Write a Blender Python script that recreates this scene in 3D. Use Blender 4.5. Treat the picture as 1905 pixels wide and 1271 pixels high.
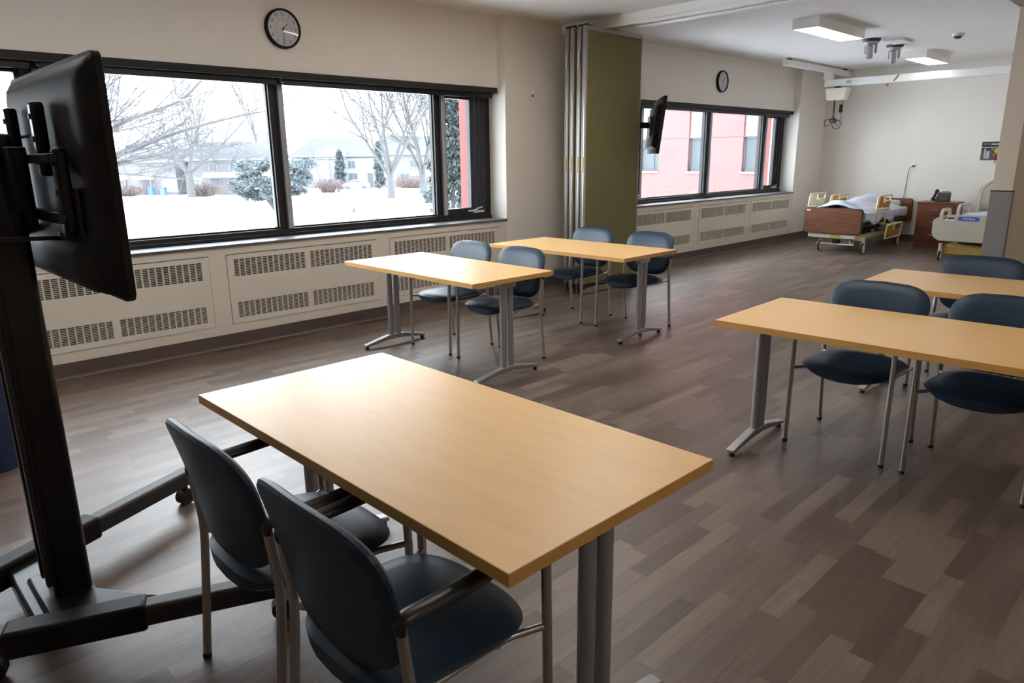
import bpy, bmesh, math, random
from mathutils import Vector, Matrix, Quaternion
PI = math.pi
S = bpy.context.scene
COL = S.collection
for o in list(bpy.data.objects):
    bpy.data.objects.remove(o, do_unlink=True)

# ------------------------------------------------------------ camera
cam_d = bpy.data.cameras.new('camera')
cam = bpy.data.objects.new('camera', cam_d); COL.objects.link(cam)
cam_d.sensor_width = 36.0
cam_d.lens = 1318.73 / 1905.0 * 36.0
cam_d.clip_end = 600
yaw, pit, rol = math.radians(-44.2477), math.radians(-14.6157), math.radians(-0.6599)
Fw = Vector((math.sin(-yaw)*math.cos(pit), math.cos(yaw)*math.cos(pit), math.sin(pit)))
R0 = Fw.cross(Vector((0, 0, 1))).normalized(); U0 = R0.cross(Fw)
Rr = R0*math.cos(rol) + U0*math.sin(rol); Ur = -R0*math.sin(rol) + U0*math.cos(rol)
cam.matrix_world = Matrix(((Rr.x, Ur.x, -Fw.x, 0.0), (Rr.y, Ur.y, -Fw.y, -5.8106), (Rr.z, Ur.z, -Fw.z, 1.5387), (0, 0, 0, 1)))
S.camera = cam

# ------------------------------------------------------------ world: overcast winter sky
w = bpy.data.worlds.new('overcast_sky'); S.world = w; w.use_nodes = True
nt = w.node_tree; bg = nt.nodes['Background']
tc = nt.nodes.new('ShaderNodeTexCoord'); nz = nt.nodes.new('ShaderNodeTexNoise'); nz.inputs['Scale'].default_value = 1.5
rp = nt.nodes.new('ShaderNodeValToRGB')
rp.color_ramp.elements[0].color = (0.80, 0.89, 1.0, 1); rp.color_ramp.elements[1].color = (0.88, 0.945, 1.0, 1)
nt.links.new(tc.outputs['Generated'], nz.inputs['Vector']); nt.links.new(nz.outputs['Fac'], rp.inputs['Fac'])
nt.links.new(rp.outputs['Color'], bg.inputs['Color'])
SKY = 5.0
bg.inputs['Strength'].default_value = SKY

# ------------------------------------------------------------ exposure
vs = S.view_settings
vs.view_transform = 'Standard'; vs.look = 'None'; vs.gamma = 1.0; vs.use_curve_mapping = False
vs.exposure = 1.72
S.display_settings.display_device = 'sRGB'
S.cycles.max_bounces = 10; S.cycles.diffuse_bounces = 6; S.cycles.glossy_bounces = 5; S.cycles.transparent_max_bounces = 16
S.cycles.caustics_reflective = False; S.cycles.caustics_refractive = False
LAMP = 1.9      # strength of the diffusers of the ceiling lights

# ------------------------------------------------------------ materials
MATS = {}
def nodes(name):
    m = bpy.data.materials.new(name); m.use_nodes = True
    return m, m.node_tree, m.node_tree.nodes['Principled BSDF']
def mat(name, col, rough=0.5, metal=0.0, var=0.06, scale=20.0, bump=0.0, spec=0.5, coat=0.0, stretch=None):
    if name in MATS: return MATS[name]
    m, t, b = nodes(name)
    co = t.nodes.new('ShaderNodeTexCoord'); n = t.nodes.new('ShaderNodeTexNoise')
    n.inputs['Scale'].default_value = scale; n.inputs['Detail'].default_value = 4
    src = co.outputs['Object']
    if stretch:
        mp = t.nodes.new('ShaderNodeMapping'); mp.inputs['Scale'].default_value = stretch
        t.links.new(src, mp.inputs['Vector']); src = mp.outputs['Vector']
    t.links.new(src, n.inputs['Vector'])
    r = t.nodes.new('ShaderNodeValToRGB')
    r.color_ramp.elements[0].position = 0.3; r.color_ramp.elements[1].position = 0.7
    r.color_ramp.elements[0].color = tuple(c*(1-var) for c in col) + (1,)
    r.color_ramp.elements[1].color = tuple(min(1, c*(1+var)) for c in col) + (1,)
    t.links.new(n.outputs['Fac'], r.inputs['Fac']); t.links.new(r.outputs['Color'], b.inputs['Base Color'])
    b.inputs['Roughness'].default_value = rough; b.inputs['Metallic'].default_value = metal
    b.inputs['Specular IOR Level'].default_value = spec; b.inputs['Coat Weight'].default_value = coat
    if bump:
        bp = t.nodes.new('ShaderNodeBump'); bp.inputs['Strength'].default_value = bump; bp.inputs['Distance'].default_value = 0.01
        t.links.new(n.outputs['Fac'], bp.inputs['Height']); t.links.new(bp.outputs['Normal'], b.inputs['Normal'])
    MATS[name] = m
    return m
def emis(name, col, s):
    m, t, b = nodes(name)
    b.inputs['Base Color'].default_value = (0.9, 0.9, 0.9, 1)
    b.inputs['Emission Color'].default_value = col + (1,); b.inputs['Emission Strength'].default_value = s
    return m
def glass(name, tint=(0.975, 0.985, 0.98)):
    m = bpy.data.materials.new(name); m.use_nodes = True; t = m.node_tree
    for n in list(t.nodes): t.nodes.remove(n)
    o = t.nodes.new('ShaderNodeOutputMaterial'); mx = t.nodes.new('ShaderNodeMixShader'); tr = t.nodes.new('ShaderNodeBsdfTransparent')
    g = t.nodes.new('ShaderNodeBsdfGlossy'); ge = t.nodes.new('ShaderNodeNewGeometry')
    tr.inputs['Color'].default_value = tint + (1,); g.inputs['Roughness'].default_value = 0.02
    dt = t.nodes.new('ShaderNodeVectorMath'); dt.operation = 'DOT_PRODUCT'
    t.links.new(ge.outputs['Incoming'], dt.inputs[0]); t.links.new(ge.outputs['Normal'], dt.inputs[1])
    cur = dt.outputs['Value']
    for op, v in (('ABSOLUTE', None), ('SUBTRACT', 1.0), ('POWER', 5.0), ('MULTIPLY', 0.96), ('ADD', 0.04)):
        q = t.nodes.new('ShaderNodeMath'); q.operation = op
        if op == 'SUBTRACT': q.inputs[0].default_value = 1.0; t.links.new(cur, q.inputs[1])
        else:
            t.links.new(cur, q.inputs[0])
            if v is not None: q.inputs[1].default_value = v
        cur = q.outputs[0]
    t.links.new(cur, mx.inputs['Fac']); t.links.new(tr.outputs['BSDF'], mx.inputs[1]); t.links.new(g.outputs['BSDF'], mx.inputs[2])
    t.links.new(mx.outputs['Shader'], o.inputs['Surface'])
    return m

def floor_mat():
    m, t, b = nodes('vinyl_strip_floor'); N = t.nodes.new; L = t.links.new
    def math_(op, a, bb=None, c=None):
        n = N('ShaderNodeMath'); n.operation = op
        for i, v in enumerate((a, bb, c)):
            if v is None: continue
            if isinstance(v, (int, float)): n.inputs[i].default_value = v
            else: L(v, n.inputs[i])
        return n.outputs[0]
    co = N('ShaderNodeTexCoord'); sp = N('ShaderNodeSeparateXYZ'); L(co.outputs['Object'], sp.inputs[0])
    x, y = sp.outputs[0], sp.outputs[1]
    row = math_('FLOOR', math_('DIVIDE', math_('ADD', y, 0.02), 0.078))
    wn1 = N('ShaderNodeTexWhiteNoise'); wn1.noise_dimensions = '1D'; L(row, wn1.inputs['W'])
    off = math_('MULTIPLY', wn1.outputs['Value'], 3.0)
    ln = math_('ADD', math_('MULTIPLY', wn1.outputs['Value'], 0.18), 0.42)
    cell = math_('FLOOR', math_('DIVIDE', math_('ADD', x, off), ln))
    cb = N('ShaderNodeCombineXYZ'); L(row, cb.inputs[0]); L(cell, cb.inputs[1])
    wn2 = N('ShaderNodeTexWhiteNoise'); wn2.noise_dimensions = '2D'; L(cb.outputs[0], wn2.inputs['Vector'])
    r = N('ShaderNodeValToRGB'); cr = r.color_ramp; cr.elements[0].position = 0.0; cr.elements[1].position = 1.0
    cr.elements[0].color = (0.088, 0.060, 0.047, 1); cr.elements[1].color = (0.190, 0.142, 0.112, 1)
    e = cr.elements.new(0.35); e.color = (0.122, 0.086, 0.068, 1)
    e = cr.elements.new(0.7); e.color = (0.150, 0.110, 0.088, 1)
    L(wn2.outputs['Value'], r.inputs['Fac'])
    # grain, offset strip by strip
    cb2 = N('ShaderNodeCombineXYZ'); L(math_('MULTIPLY', x, 2.2), cb2.inputs[0]); L(math_('MULTIPLY', y, 34.0), cb2.inputs[1])
    L(math_('MULTIPLY', wn2.outputs['Value'], 40.0), cb2.inputs[2])
    gn = N('ShaderNodeTexNoise'); gn.inputs['Scale'].default_value = 1.6; gn.inputs['Detail'].default_value = 5; gn.inputs['Distortion'].default_value = 1.2
    L(cb2.outputs[0], gn.inputs['Vector'])
    mr = N('ShaderNodeMapRange'); mr.inputs[1].default_value = 0.3; mr.inputs[2].default_value = 0.7; mr.inputs[3].default_value = 0.84; mr.inputs[4].default_value = 1.14
    L(gn.outputs['Fac'], mr.inputs[0])
    mx = N('ShaderNodeVectorMath'); mx.operation = 'SCALE'; L(r.outputs['Color'], mx.inputs[0]); L(mr.outputs[0], mx.inputs[3])
    # narrow dark seams between strips
    fy = math_('FRACT', math_('DIVIDE', math_('ADD', y, 0.02), 0.078)); fx = math_('FRACT', math_('DIVIDE', math_('ADD', x, off), ln))
    s = math_('MAXIMUM', math_('LESS_THAN', fy, 0.022), math_('LESS_THAN', fx, 0.004))
    k = math_('SUBTRACT', 1.0, math_('MULTIPLY', s, 0.22))
    mx2 = N('ShaderNodeVectorMath'); mx2.operation = 'SCALE'; L(mx.outputs[0], mx2.inputs[0]); L(k, mx2.inputs[3])
    L(mx2.outputs[0], b.inputs['Base Color'])
    b.inputs['Roughness'].default_value = 0.36; b.inputs['Specular IOR Level'].default_value = 0.5
    fn = N('ShaderNodeTexNoise'); fn.inputs['Scale'].default_value = 260; L(co.outputs['Object'], fn.inputs['Vector'])
    bp = N('ShaderNodeBump'); bp.inputs['Strength'].default_value = 0.12; bp.inputs['Distance'].default_value = 0.004
    L(fn.outputs['Fac'], bp.inputs['Height']); L(bp.outputs['Normal'], b.inputs['Normal'])
    return m

M_floor = floor_mat()
M_wall = mat('warm_white_paint', (0.81, 0.765, 0.71), 0.85, var=0.015, scale=3, spec=0.2)
M_tan = mat('tan_paint', (0.58, 0.50, 0.415), 0.85, var=0.015, scale=3, spec=0.2)
M_ceil = mat('ceiling_paint', (0.80, 0.79, 0.77), 0.9, var=0.01, scale=3, spec=0.15)
M_rad = mat('cream_enamel', (0.76, 0.70, 0.61), 0.5, var=0.015, scale=2, spec=0.35)
M_slot = mat('dark_slot', (0.03, 0.027, 0.022), 0.9)
M_line = mat('panel_gap', (0.20, 0.17, 0.14), 0.9)
M_sill = mat('slate_grey_sill', (0.13, 0.14, 0.155), 0.35, var=0.05, scale=12)
M_frame = mat('dark_anodised_frame', (0.011, 0.010, 0.012), 0.40, 0.0, var=0.05, spec=0.4)
M_alu = mat('brushed_aluminium', (0.55, 0.56, 0.58), 0.35, 0.9, var=0.03)
M_silver = mat('silver_powder_coat', (0.40, 0.40, 0.42), 0.38, 0.75, var=0.03, scale=60)
M_chairmetal = mat('satin_nickel_tube', (0.50, 0.48, 0.45), 0.33, 0.9, var=0.03, scale=60)
M_maple = mat('maple_laminate', (0.84, 0.535, 0.235), 0.36, var=0.035, scale=3.0, stretch=(9, 1.3, 1), spec=0.48)
M_mapleedge = mat('maple_edge_band', (0.66, 0.36, 0.10), 0.45, var=0.06, scale=8, stretch=(1, 1, 6))
M_vinyl = mat('slate_blue_vinyl', (0.013, 0.034, 0.060), 0.42, var=0.05, scale=90, bump=0.05, spec=0.38)
M_rubber = mat('black_rubber', (0.012, 0.012, 0.012), 0.7)
M_arm = mat('black_armrest_plastic', (0.014, 0.012, 0.011), 0.35)
M_black = mat('black_plastic', (0.010, 0.009, 0.010), 0.55, var=0.1, spec=0.25)
M_blackmetal = mat('black_powder_coat', (0.008, 0.0075, 0.008), 0.32, 0.2, var=0.05)
M_white = mat('white_plastic', (0.82, 0.82, 0.80), 0.45, var=0.01)
M_offwhite = mat('cream_plastic', (0.70, 0.64, 0.50), 0.45, var=0.02)
M_olive = mat('olive_fabric', (0.19, 0.17, 0.085), 0.9, var=0.12, scale=140, spec=0.15)
M_partframe = mat('champagne_aluminium', (0.34, 0.315, 0.29), 0.4, 0.5, var=0.03)
M_yellow = mat('brass_yellow', (0.26, 0.19, 0.03), 0.4, 0.3)
M_face = mat('clock_face_paper', (0.62, 0.60, 0.62), 0.6, var=0.01)
M_ink = mat('printed_ink', (0.02, 0.02, 0.022), 0.6)
M_wood = mat('walnut_laminate', (0.185, 0.068, 0.030), 0.4, var=0.28, scale=3, stretch=(1, 1.5, 16))
M_cherry = mat('cherry_laminate', (0.17, 0.052, 0.022), 0.4, var=0.15, scale=3, stretch=(1, 1.5, 10))
M_trimbrown = mat('dark_edge_moulding', (0.06, 0.035, 0.025), 0.5)
M_amber = mat('amber_plastic', (0.52, 0.24, 0.04), 0.4, var=0.08)
M_cream = mat('cream_painted_steel', (0.66, 0.58, 0.36), 0.4)
M_paleyellow = mat('pale_yellow_plastic', (0.60, 0.50, 0.16), 0.4)
M_linen = mat('white_linen', (0.62, 0.66, 0.78), 0.9, var=0.03, scale=8, bump=0.3, spec=0.1)
M_mattress = mat('mattress_cover', (0.66, 0.64, 0.62), 0.8, var=0.02)
M_bedbeige = mat('beige_bed_plastic', (0.50, 0.46, 0.38), 0.5, var=0.02)
M_blue = mat('blue_label', (0.055, 0.12, 0.55), 0.5, var=0.02)
M_bin = mat('navy_plastic', (0.008, 0.022, 0.085), 0.5)
M_guard = mat('grey_corner_guard', (0.20, 0.185, 0.175), 0.55, var=0.02)
M_darkgrey = mat('dark_grey_steel', (0.036, 0.035, 0.037), 0.5, 0.3)
M_skin = mat('skin', (0.42, 0.22, 0.15), 0.5, var=0.05)
M_hair = mat('brown_hair', (0.045, 0.025, 0.015), 0.7)
M_glass = glass('window_glass')
M_lamp = emis('lamp_diffuser', (1.0, 0.985, 0.96), LAMP)
M_fill = emis('added_fill_diffuser', (1.0, 0.91, 0.80), LAMP*2.2)  # glow of the unseen fill lights added behind the camera
M_lamp_added = emis('added_warm_diffuser', (1.0, 0.94, 0.86), LAMP*3.5)  # glow of the box lights added out of view in the near room
M_snow = mat('snow', (0.86, 0.88, 0.92), 0.8, var=0.02, scale=0.3, spec=0.2)
M_bark = mat('grey_bark', (0.050, 0.051, 0.053), 0.9, var=0.15, scale=4)
M_needle = mat('spruce_needles', (0.012, 0.022, 0.020), 0.8, var=0.4, scale=1.2)
M_pine = mat('pine_needles', (0.070, 0.088, 0.092), 0.8, var=0.2, scale=1.2)
M_cedar = mat('cedar_foliage', (0.040, 0.054, 0.056), 0.8, var=0.2)
M_shrub = mat('dry_shrub_twigs', (0.085, 0.062, 0.058), 0.9, var=0.2, scale=2)
M_brick = mat('pale_brick', (0.115, 0.110, 0.112), 0.9, var=0.08, scale=6)
M_roof = mat('grey_shingle_roof', (0.050, 0.052, 0.060), 0.9, var=0.1, scale=2)
M_whitewood = mat('white_siding', (0.15, 0.15, 0.155), 0.7, var=0.02)
M_pane = mat('dark_house_pane', (0.045, 0.05, 0.065), 0.5)
M_redwall = mat('coral_wall_panel', (0.17, 0.066, 0.062), 0.8, var=0.03, scale=0.6)
M_redbrick = mat('red_brick_pier', (0.15, 0.045, 0.040), 0.85, var=0.05, scale=6)
M_joint = mat('wall_joint', (0.11, 0.045, 0.042), 0.9)
M_carwhite = mat('white_car_paint', (0.65, 0.67, 0.72), 0.25)
M_carred = mat('red_car_paint', (0.45, 0.06, 0.07), 0.3)
M_tyre = mat('tyre', (0.05, 0.05, 0.08), 0.7)
M_hydrant = mat('hydrant_red', (0.5, 0.10, 0.10), 0.5)

# ------------------------------------------------------------ mesh building
class MB:
    def __init__(s): s.bm = bmesh.new()
    def box(s, x0, x1, y0, y1, z0, z1, M=None):
        v = [s.bm.verts.new(M @ Vector(c) if M else c) for c in
             ((x0,y0,z0),(x1,y0,z0),(x1,y1,z0),(x0,y1,z0),(x0,y0,z1),(x1,y0,z1),(x1,y1,z1),(x0,y1,z1))]
        for f in ((0,3,2,1),(4,5,6,7),(0,1,5,4),(1,2,6,5),(2,3,7,6),(3,0,4,7)): s.bm.faces.new([v[i] for i in f])
        return s
    def beam(s, a, b, wd, ht, up=(0,0,1)):
        a, b = Vector(a), Vector(b); d = (b-a).normalized(); u = Vector(up); sd = d.cross(u).normalized(); u = sd.cross(d)
        vs_ = []
        for p in (a, b):
            for i, j in ((-1,-1),(1,-1),(1,1),(-1,1)): vs_.append(s.bm.verts.new(p + sd*i*wd/2 + u*j*ht/2))
        for f in ((0,3,2,1),(4,5,6,7),(0,1,5,4),(1,2,6,5),(2,3,7,6),(3,0,4,7)): s.bm.faces.new([vs_[i] for i in f])
        return s
    def tube(s, pts, r, seg=10, caps=True, closed=False, flat=1.0):
        pts = [Vector(p) for p in pts]; n = len(pts)
        rs = r if isinstance(r, (list, tuple)) else [r]*n
        rings = []; up = None
        for i, p in enumerate(pts):
            if closed: d = (pts[(i+1) % n]-pts[i-1]).normalized()
            elif i == 0: d = (pts[1]-pts[0]).normalized()
            elif i == n-1: d = (pts[-1]-pts[-2]).normalized()
            else: d = ((pts[i+1]-p).normalized()+(p-pts[i-1]).normalized()).normalized()
            if up is None:
                up = Vector((0,0,1)) if abs(d.z) < 0.9 else Vector((1,0,0))
            up = (up - d*up.dot(d)).normalized(); sd = d.cross(up)
            rings.append([s.bm.verts.new(p + (sd*math.cos(2*PI*k/seg) + up*math.sin(2*PI*k/seg)*flat)*rs[i]) for k in range(seg)])
        m = n if closed else n-1
        for i in range(m):
            a, b = rings[i], rings[(i+1) % n]
            for k in range(seg): s.bm.faces.new((a[k], a[(k+1) % seg], b[(k+1) % seg], b[k]))
        if caps and not closed:
            s.bm.faces.new(rings[0][::-1]); s.bm.faces.new(rings[-1])
        return s
    def cyl(s, a, b, r, r2=None, seg=20):
        return s.tube([a, b], [r, r if r2 is None else r2], seg)
    def ball(s, c, r, sx=1, sy=1, sz=1, seg=14, rings=9):
        g = bmesh.ops.create_uvsphere(s.bm, u_segments=seg, v_segments=rings, radius=r)
        for v in g['verts']: v.co = Vector((v.co.x*sx, v.co.y*sy, v.co.z*sz)) + Vector(c)
        return s
    def prism(s, poly, f0, f1):
        """poly: 2D points; f0/f1 map (a,b) to 3D for the two faces"""
        A = [s.bm.verts.new(f0(a, b)) for a, b in poly]; B = [s.bm.verts.new(f1(a, b)) for a, b in poly]
        n = len(poly)
        s.bm.faces.new(A[::-1]); s.bm.faces.new(B)
        for i in range(n): s.bm.faces.new((A[i], A[(i+1) % n], B[(i+1) % n], B[i]))
        return s
    def disc(s, c, r, axis='y', seg=40, h=0.002):
        c = Vector(c); d = {'x': Vector((1,0,0)), 'y': Vector((0,1,0)), 'z': Vector((0,0,1))}[axis]
        return s.cyl(c, c+d*h, r, seg=seg)
    def grid(s, fn, nu, nv):
        V = [[s.bm.verts.new(fn(i/nu, j/nv)) for j in range(nv+1)] for i in range(nu+1)]
        for i in range(nu):
            for j in range(nv): s.bm.faces.new((V[i][j], V[i+1][j], V[i+1][j+1], V[i][j+1]))
        return s
    def build(s, name, m, parent=None, bevel=0, seg=2, smooth=True, solid=0, sub=0, loc=None):
        bmesh.ops.recalc_face_normals(s.bm, faces=s.bm.faces)
        me = bpy.data.meshes.new(name); s.bm.to_mesh(me); s.bm.free()
        if m: me.materials.append(m)
        for p in me.polygons: p.use_smooth = smooth
        if smooth: me.set_sharp_from_angle(angle=math.radians(40))
        o = bpy.data.objects.new(name, me); COL.objects.link(o)
        if parent: o.parent = parent
        if loc: o.location = loc
        if solid:
            q = o.modifiers.new('solid', 'SOLIDIFY'); q.thickness = solid; q.offset = 0
        if sub:
            q = o.modifiers.new('sub', 'SUBSURF'); q.levels = sub; q.render_levels = sub
        if bevel:
            q = o.modifiers.new('bevel', 'BEVEL'); q.width = bevel; q.segments = seg; q.limit_method = 'ANGLE'; q.angle_limit = math.radians(35)
        return o
def tag(o, label=None, cat=None, group=None, kind=None):
    if label: o['label'] = label
    if cat: o['category'] = cat
    if group: o['group'] = group
    if kind: o['kind'] = kind
    return o
def thing(name, label, cat, loc=(0,0,0), rz=0, group=None, kind=None):
    o = bpy.data.objects.new(name, None); COL.objects.link(o); o.location = loc; o.rotation_euler = (0,0,rz); o.empty_display_size = 0.1
    return tag(o, label, cat, group, kind)
def copy_tree(o, parent=None):
    kids = list(o.children)
    c = o.copy(); COL.objects.link(c); c.parent = parent
    for ch in kids: copy_tree(ch, c)
    return c
def struct(o): o['kind'] = 'structure'; return o
def text_mesh(txt, size, name='lettering'):
    cu = bpy.data.curves.new(name, 'FONT'); cu.body = txt; cu.size = size; cu.align_x = 'CENTER'; cu.align_y = 'CENTER'; cu.extrude = 0.0006
    o = bpy.data.objects.new(name, cu); me = bpy.data.meshes.new_from_object(o)
    bpy.data.objects.remove(o); bpy.data.curves.remove(cu)
    return me
def add_mesh(mb, me, M):
    n = len(mb.bm.verts); mb.bm.from_mesh(me); mb.bm.verts.ensure_lookup_table()
    for v in mb.bm.verts[n:]: v.co = M @ v.co
    bpy.data.meshes.remove(me)
def arc(c, r, a0, a1, n, f): return [f(c[0]+r*math.cos(a0+(a1-a0)*i/n), c[1]+r*math.sin(a0+(a1-a0)*i/n)) for i in range(n+1)]
def rrect(x0, x1, y0, y1, r, n=6):
    out = []
    for cx, cy, a in ((x1-r, y1-r, 0), (x0+r, y1-r, PI/2), (x0+r, y0+r, PI), (x1-r, y0+r, 1.5*PI)):
        out += [(cx+r*math.cos(a+PI/2*i/n), cy+r*math.sin(a+PI/2*i/n)) for i in range(n+1)]
    return out
def smooth_path(pts, n=8):
    pts = [Vector(p) for p in pts]; P = [pts[0]*2-pts[1]] + pts + [pts[-1]*2-pts[-2]]; out = []
    for i in range(1, len(P)-2):
        for k in range(n):
            t = k/n; a, b, c, d = P[i-1], P[i], P[i+1], P[i+2]
            out.append(0.5*((2*b)+(c-a)*t+(2*a-5*b+4*c-d)*t*t+(3*b-a-3*c+d)*t**3))
    out.append(pts[-1]); return out

# ============================================================ THE SETTING
XL, XF, YB, HC = -3.5, 13.88, -9.0, 2.98
struct(MB().box(XL-0.2, XF+0.2, YB-0.2, 0.06, -0.2, 0).build('floor', M_floor, smooth=False))
struct(MB().box(XL-0.2, XF+0.2, YB-0.2, 0.8, HC, HC+0.3).build('ceiling', M_ceil, smooth=False))
# window wall: lower wall, lintel wall, piers (brick outside)
mb = MB()
mb.box(XL, XF, 0.07, 0.5, -0.2, 0.845); mb.box(XL, XF, 0.12, 0.5, 2.25, HC)
for a, b in ((XL, -0.62), (5.6, 7.75), (12.8, XF+0.2)): mb.box(a, b, 0.0, 0.5, 0.0, HC)
struct(mb.build('wall_window', M_wall, smooth=False))
mb = MB()
mb.box(XL-1, 26, 0.51, 0.56, -3.6, 0.84); mb.box(XL-1, 26, 0.51, 0.56, 2.28, 7)
for a, b in ((XL-1, -0.70), (5.62, 7.70), (12.86, 14.6)): mb.box(a, b, 0.51, 0.80, -3.6, 7)
mb.box(14.6, 26, 0.51, 0.56, 0.84, 2.28)
struct(mb.build('wall_outside', M_redbrick, smooth=False))
struct(MB().box(XF, XF+0.2, -4.2, 0.0, 0, HC).build('wall_far', M_wall, smooth=False))
struct(MB().box(6.9, XF+0.2, -4.475, -4.335, 0, HC).build('wall_return', M_tan, smooth=False))
struct(MB().box(XL-0.2, XL, YB, 0.12, 0, HC).build('wall_left', M_wall, smooth=False))
struct(MB().box(XL-0.2, 10.2, YB-0.2, YB, 0, HC).build('wall_back', M_tan, smooth=False))
struct(MB().box(10.0, 10.2, YB, -4.475, 0, HC).build('wall_right', M_tan, smooth=False))
# lowered ceiling on the camera side
struct(MB().box(XL, 10.0, YB, -4.335, 2.6, HC-0.002).build('trim_1', M_tan, smooth=False))
# coved vinyl skirting
def skirt(name, pts, axis):
    mb = MB()
    prof = [(0, 0.12), (0.006, 0.12), (0.006, 0.03)] + [(0.006+0.024*(1-math.cos(a)), 0.03-0.028*math.sin(a)) for a in (0.4, 0.8, 1.2, PI/2)] + [(0, 0.0)]
    a, b, c = pts
    if axis == 'x': mb.prism(prof, lambda p, q: (a, c-p, q), lambda p, q: (b, c-p, q))
    elif axis == 'y': mb.prism(prof, lambda p, q: (c-p, a, q), lambda p, q: (c-p, b, q))
    return struct(mb.build(name, M_skirt, smooth=False))
M_skirt = mat('coved_vinyl_skirting', (0.115, 0.082, 0.068), 0.45, var=0.12, scale=2.2, stretch=(1, 1, 1))
skirt('baseboard_window', (XL, XF-0.04, -0.001), 'x')
skirt('baseboard_far', (-4.3, -0.001, XF), 'y')
# sills
for k, (a, b) in enumerate(((-0.62, 5.6), (7.75, 12.8))):
    struct(MB().box(a, b, -0.018, 0.36, 0.846, 0.866).build('trim_%d' % (2+k), M_sill, bevel=0.004))
# casing (cream steel face behind the radiator covers)
def casing(name, xs, a, b):
    mb = MB(); mb.box(a, b, 0.001, 0.02, 0.785, 0.843); mb.box(a, b, 0.001, 0.02, 0.121, 0.198)
    e = [a] + [q for p in xs for q in p] + [b]
    for i in range(0, len(e), 2): mb.box(e[i], e[i+1], 0.001, 0.02, 0.198, 0.785)
    return struct(mb.build(name, M_rad, smooth=False))
P1 = [(-0.86+0.003, 0.62), (0.763, 2.24), (2.381, 3.854), (3.998, 5.47)]
P1 = [p for p in P1 if p[0] > -0.5]
P2 = [(8.02, 9.48), (9.655, 11.145), (11.27, 12.73)]
casing('trim_4', P1, -0.62, 5.6); casing('trim_5', P2, 7.75, 12.8)
# beam with the sliding track of the folding partition
o = struct(MB().box(6.5, 6.78, -4.33, 0.11, 2.880, HC-0.001).build('trim_6', M_ceil, smooth=False))
MB().box(6.48, 6.53, -4.32, -0.05, 2.862, 2.880).box(6.66, 6.74, -4.32, -0.05, 2.862, 2.876).build('track', M_white, o, smooth=False)

def make_window(name, x0, x1, mulls, glass_z=(0.945, 2.17)):
    """x0..x1 frame; mulls list of (a,b) mullions; casements at both ends"""
    y0, y1 = 0.26, 0.36
    mb = MB()
    mb.box(x0, x1, y0, y1, 0.866, 0.93); mb.box(x0, x1, y0, y1, 2.17, 2.27)
    mb.box(x0, x0+0.06, y0, y1, 0.93, 2.17); mb.box(x1-0.06, x1, y0, y1, 0.93, 2.17)
    mb.box(x0, x1, 0.24, 0.262, 0.866, 0.895)
    r = struct(mb.build(name, M_frame, bevel=0.004))
    for a, b in mulls:
        MB().box(a, a+0.035, 0.27, 0.36, 0.93, 2.17).build('mullion', M_frame, r, bevel=0.003)
        MB().box(a+0.035, b-0.03, 0.285, 0.35, 0.93, 2.17).build('mullion', M_frame, r, bevel=0.003)
        MB().box(b-0.05, b, 0.255, 0.34, 0.93, 2.17).build('mullion', M_alu_dark, r, bevel=0.003)
    edges = [(x0+0.06, mulls[0][0])] + [(mulls[i][1], mulls[i+1][0]) for i in range(len(mulls)-1)] + [(mulls[-1][1], x1-0.06)]
    for i, (a, b) in enumerate(edges):
        if i in (0, len(edges)-1):       # casement with its own sash
            mb = MB()
            s0, s1 = (0.03, 0.21) if i else (0.21, 0.03)
            ga, gb = a+s0, b-s1
            for (p, q) in ((a, ga), (gb, b)):
                n = 1 if (q-p) < 0.1 else 3
                for j in range(n):
                    d = (q-p)/n; mb.box(p+j*d, p+(j+1)*d-0.012*(n > 1), 0.285-0.012*j, 0.345, 0.93, 2.17)
            mb.box(ga-0.01, gb+0.01, 0.285, 0.345, 0.93, 0.99); mb.box(ga-0.01, gb+0.01, 0.285, 0.345, 2.14, 2.17)
            mb.build('sash', M_frame, r, bevel=0.003)
            hb = MB(); hx = gb + 0.06
            hb.tube(smooth_path([(hx-0.13, 0.262, 0.955), (hx-0.06, 0.245, 0.962), (hx, 0.235, 0.985), (hx+0.06, 0.24, 0.992)], 5), 0.009, 8)
            hb.box(hx-0.06, hx+0.1, 0.25, 0.285, 0.935, 0.958)
            hb.build('crank_handle', M_alu, r)
            a, b = ga, gb; zb = 0.985
        else:
            mb = MB(); g = 0.012
            for q in ((a, a+g, 0.93, 2.17), (b-g, b, 0.93, 2.17)): mb.box(q[0], q[1], 0.30, 0.34, q[2], q[3])
            mb.box(a, b, 0.30, 0.34, 0.93, 0.945)
            mb.build('glazing_bead', M_frame, r); zb = 0.94
        MB().box(a, b, 0.318, 0.324, zb, 2.17).build('pane', M_glass, r, smooth=False)
    return r
M_alu_dark = mat('grey_anodised_mullion', (0.42, 0.45, 0.50), 0.3, 0.5, var=0.04)
W1 = make_window('window_1', -0.6, 5.6, [(1.21, 1.34), (3.02, 3.15), (4.83, 4.965)])
W2 = make_window('window_2', 7.75, 12.8, [(8.38, 8.51), (10.19, 10.33), (12.02, 12.16)])
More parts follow.
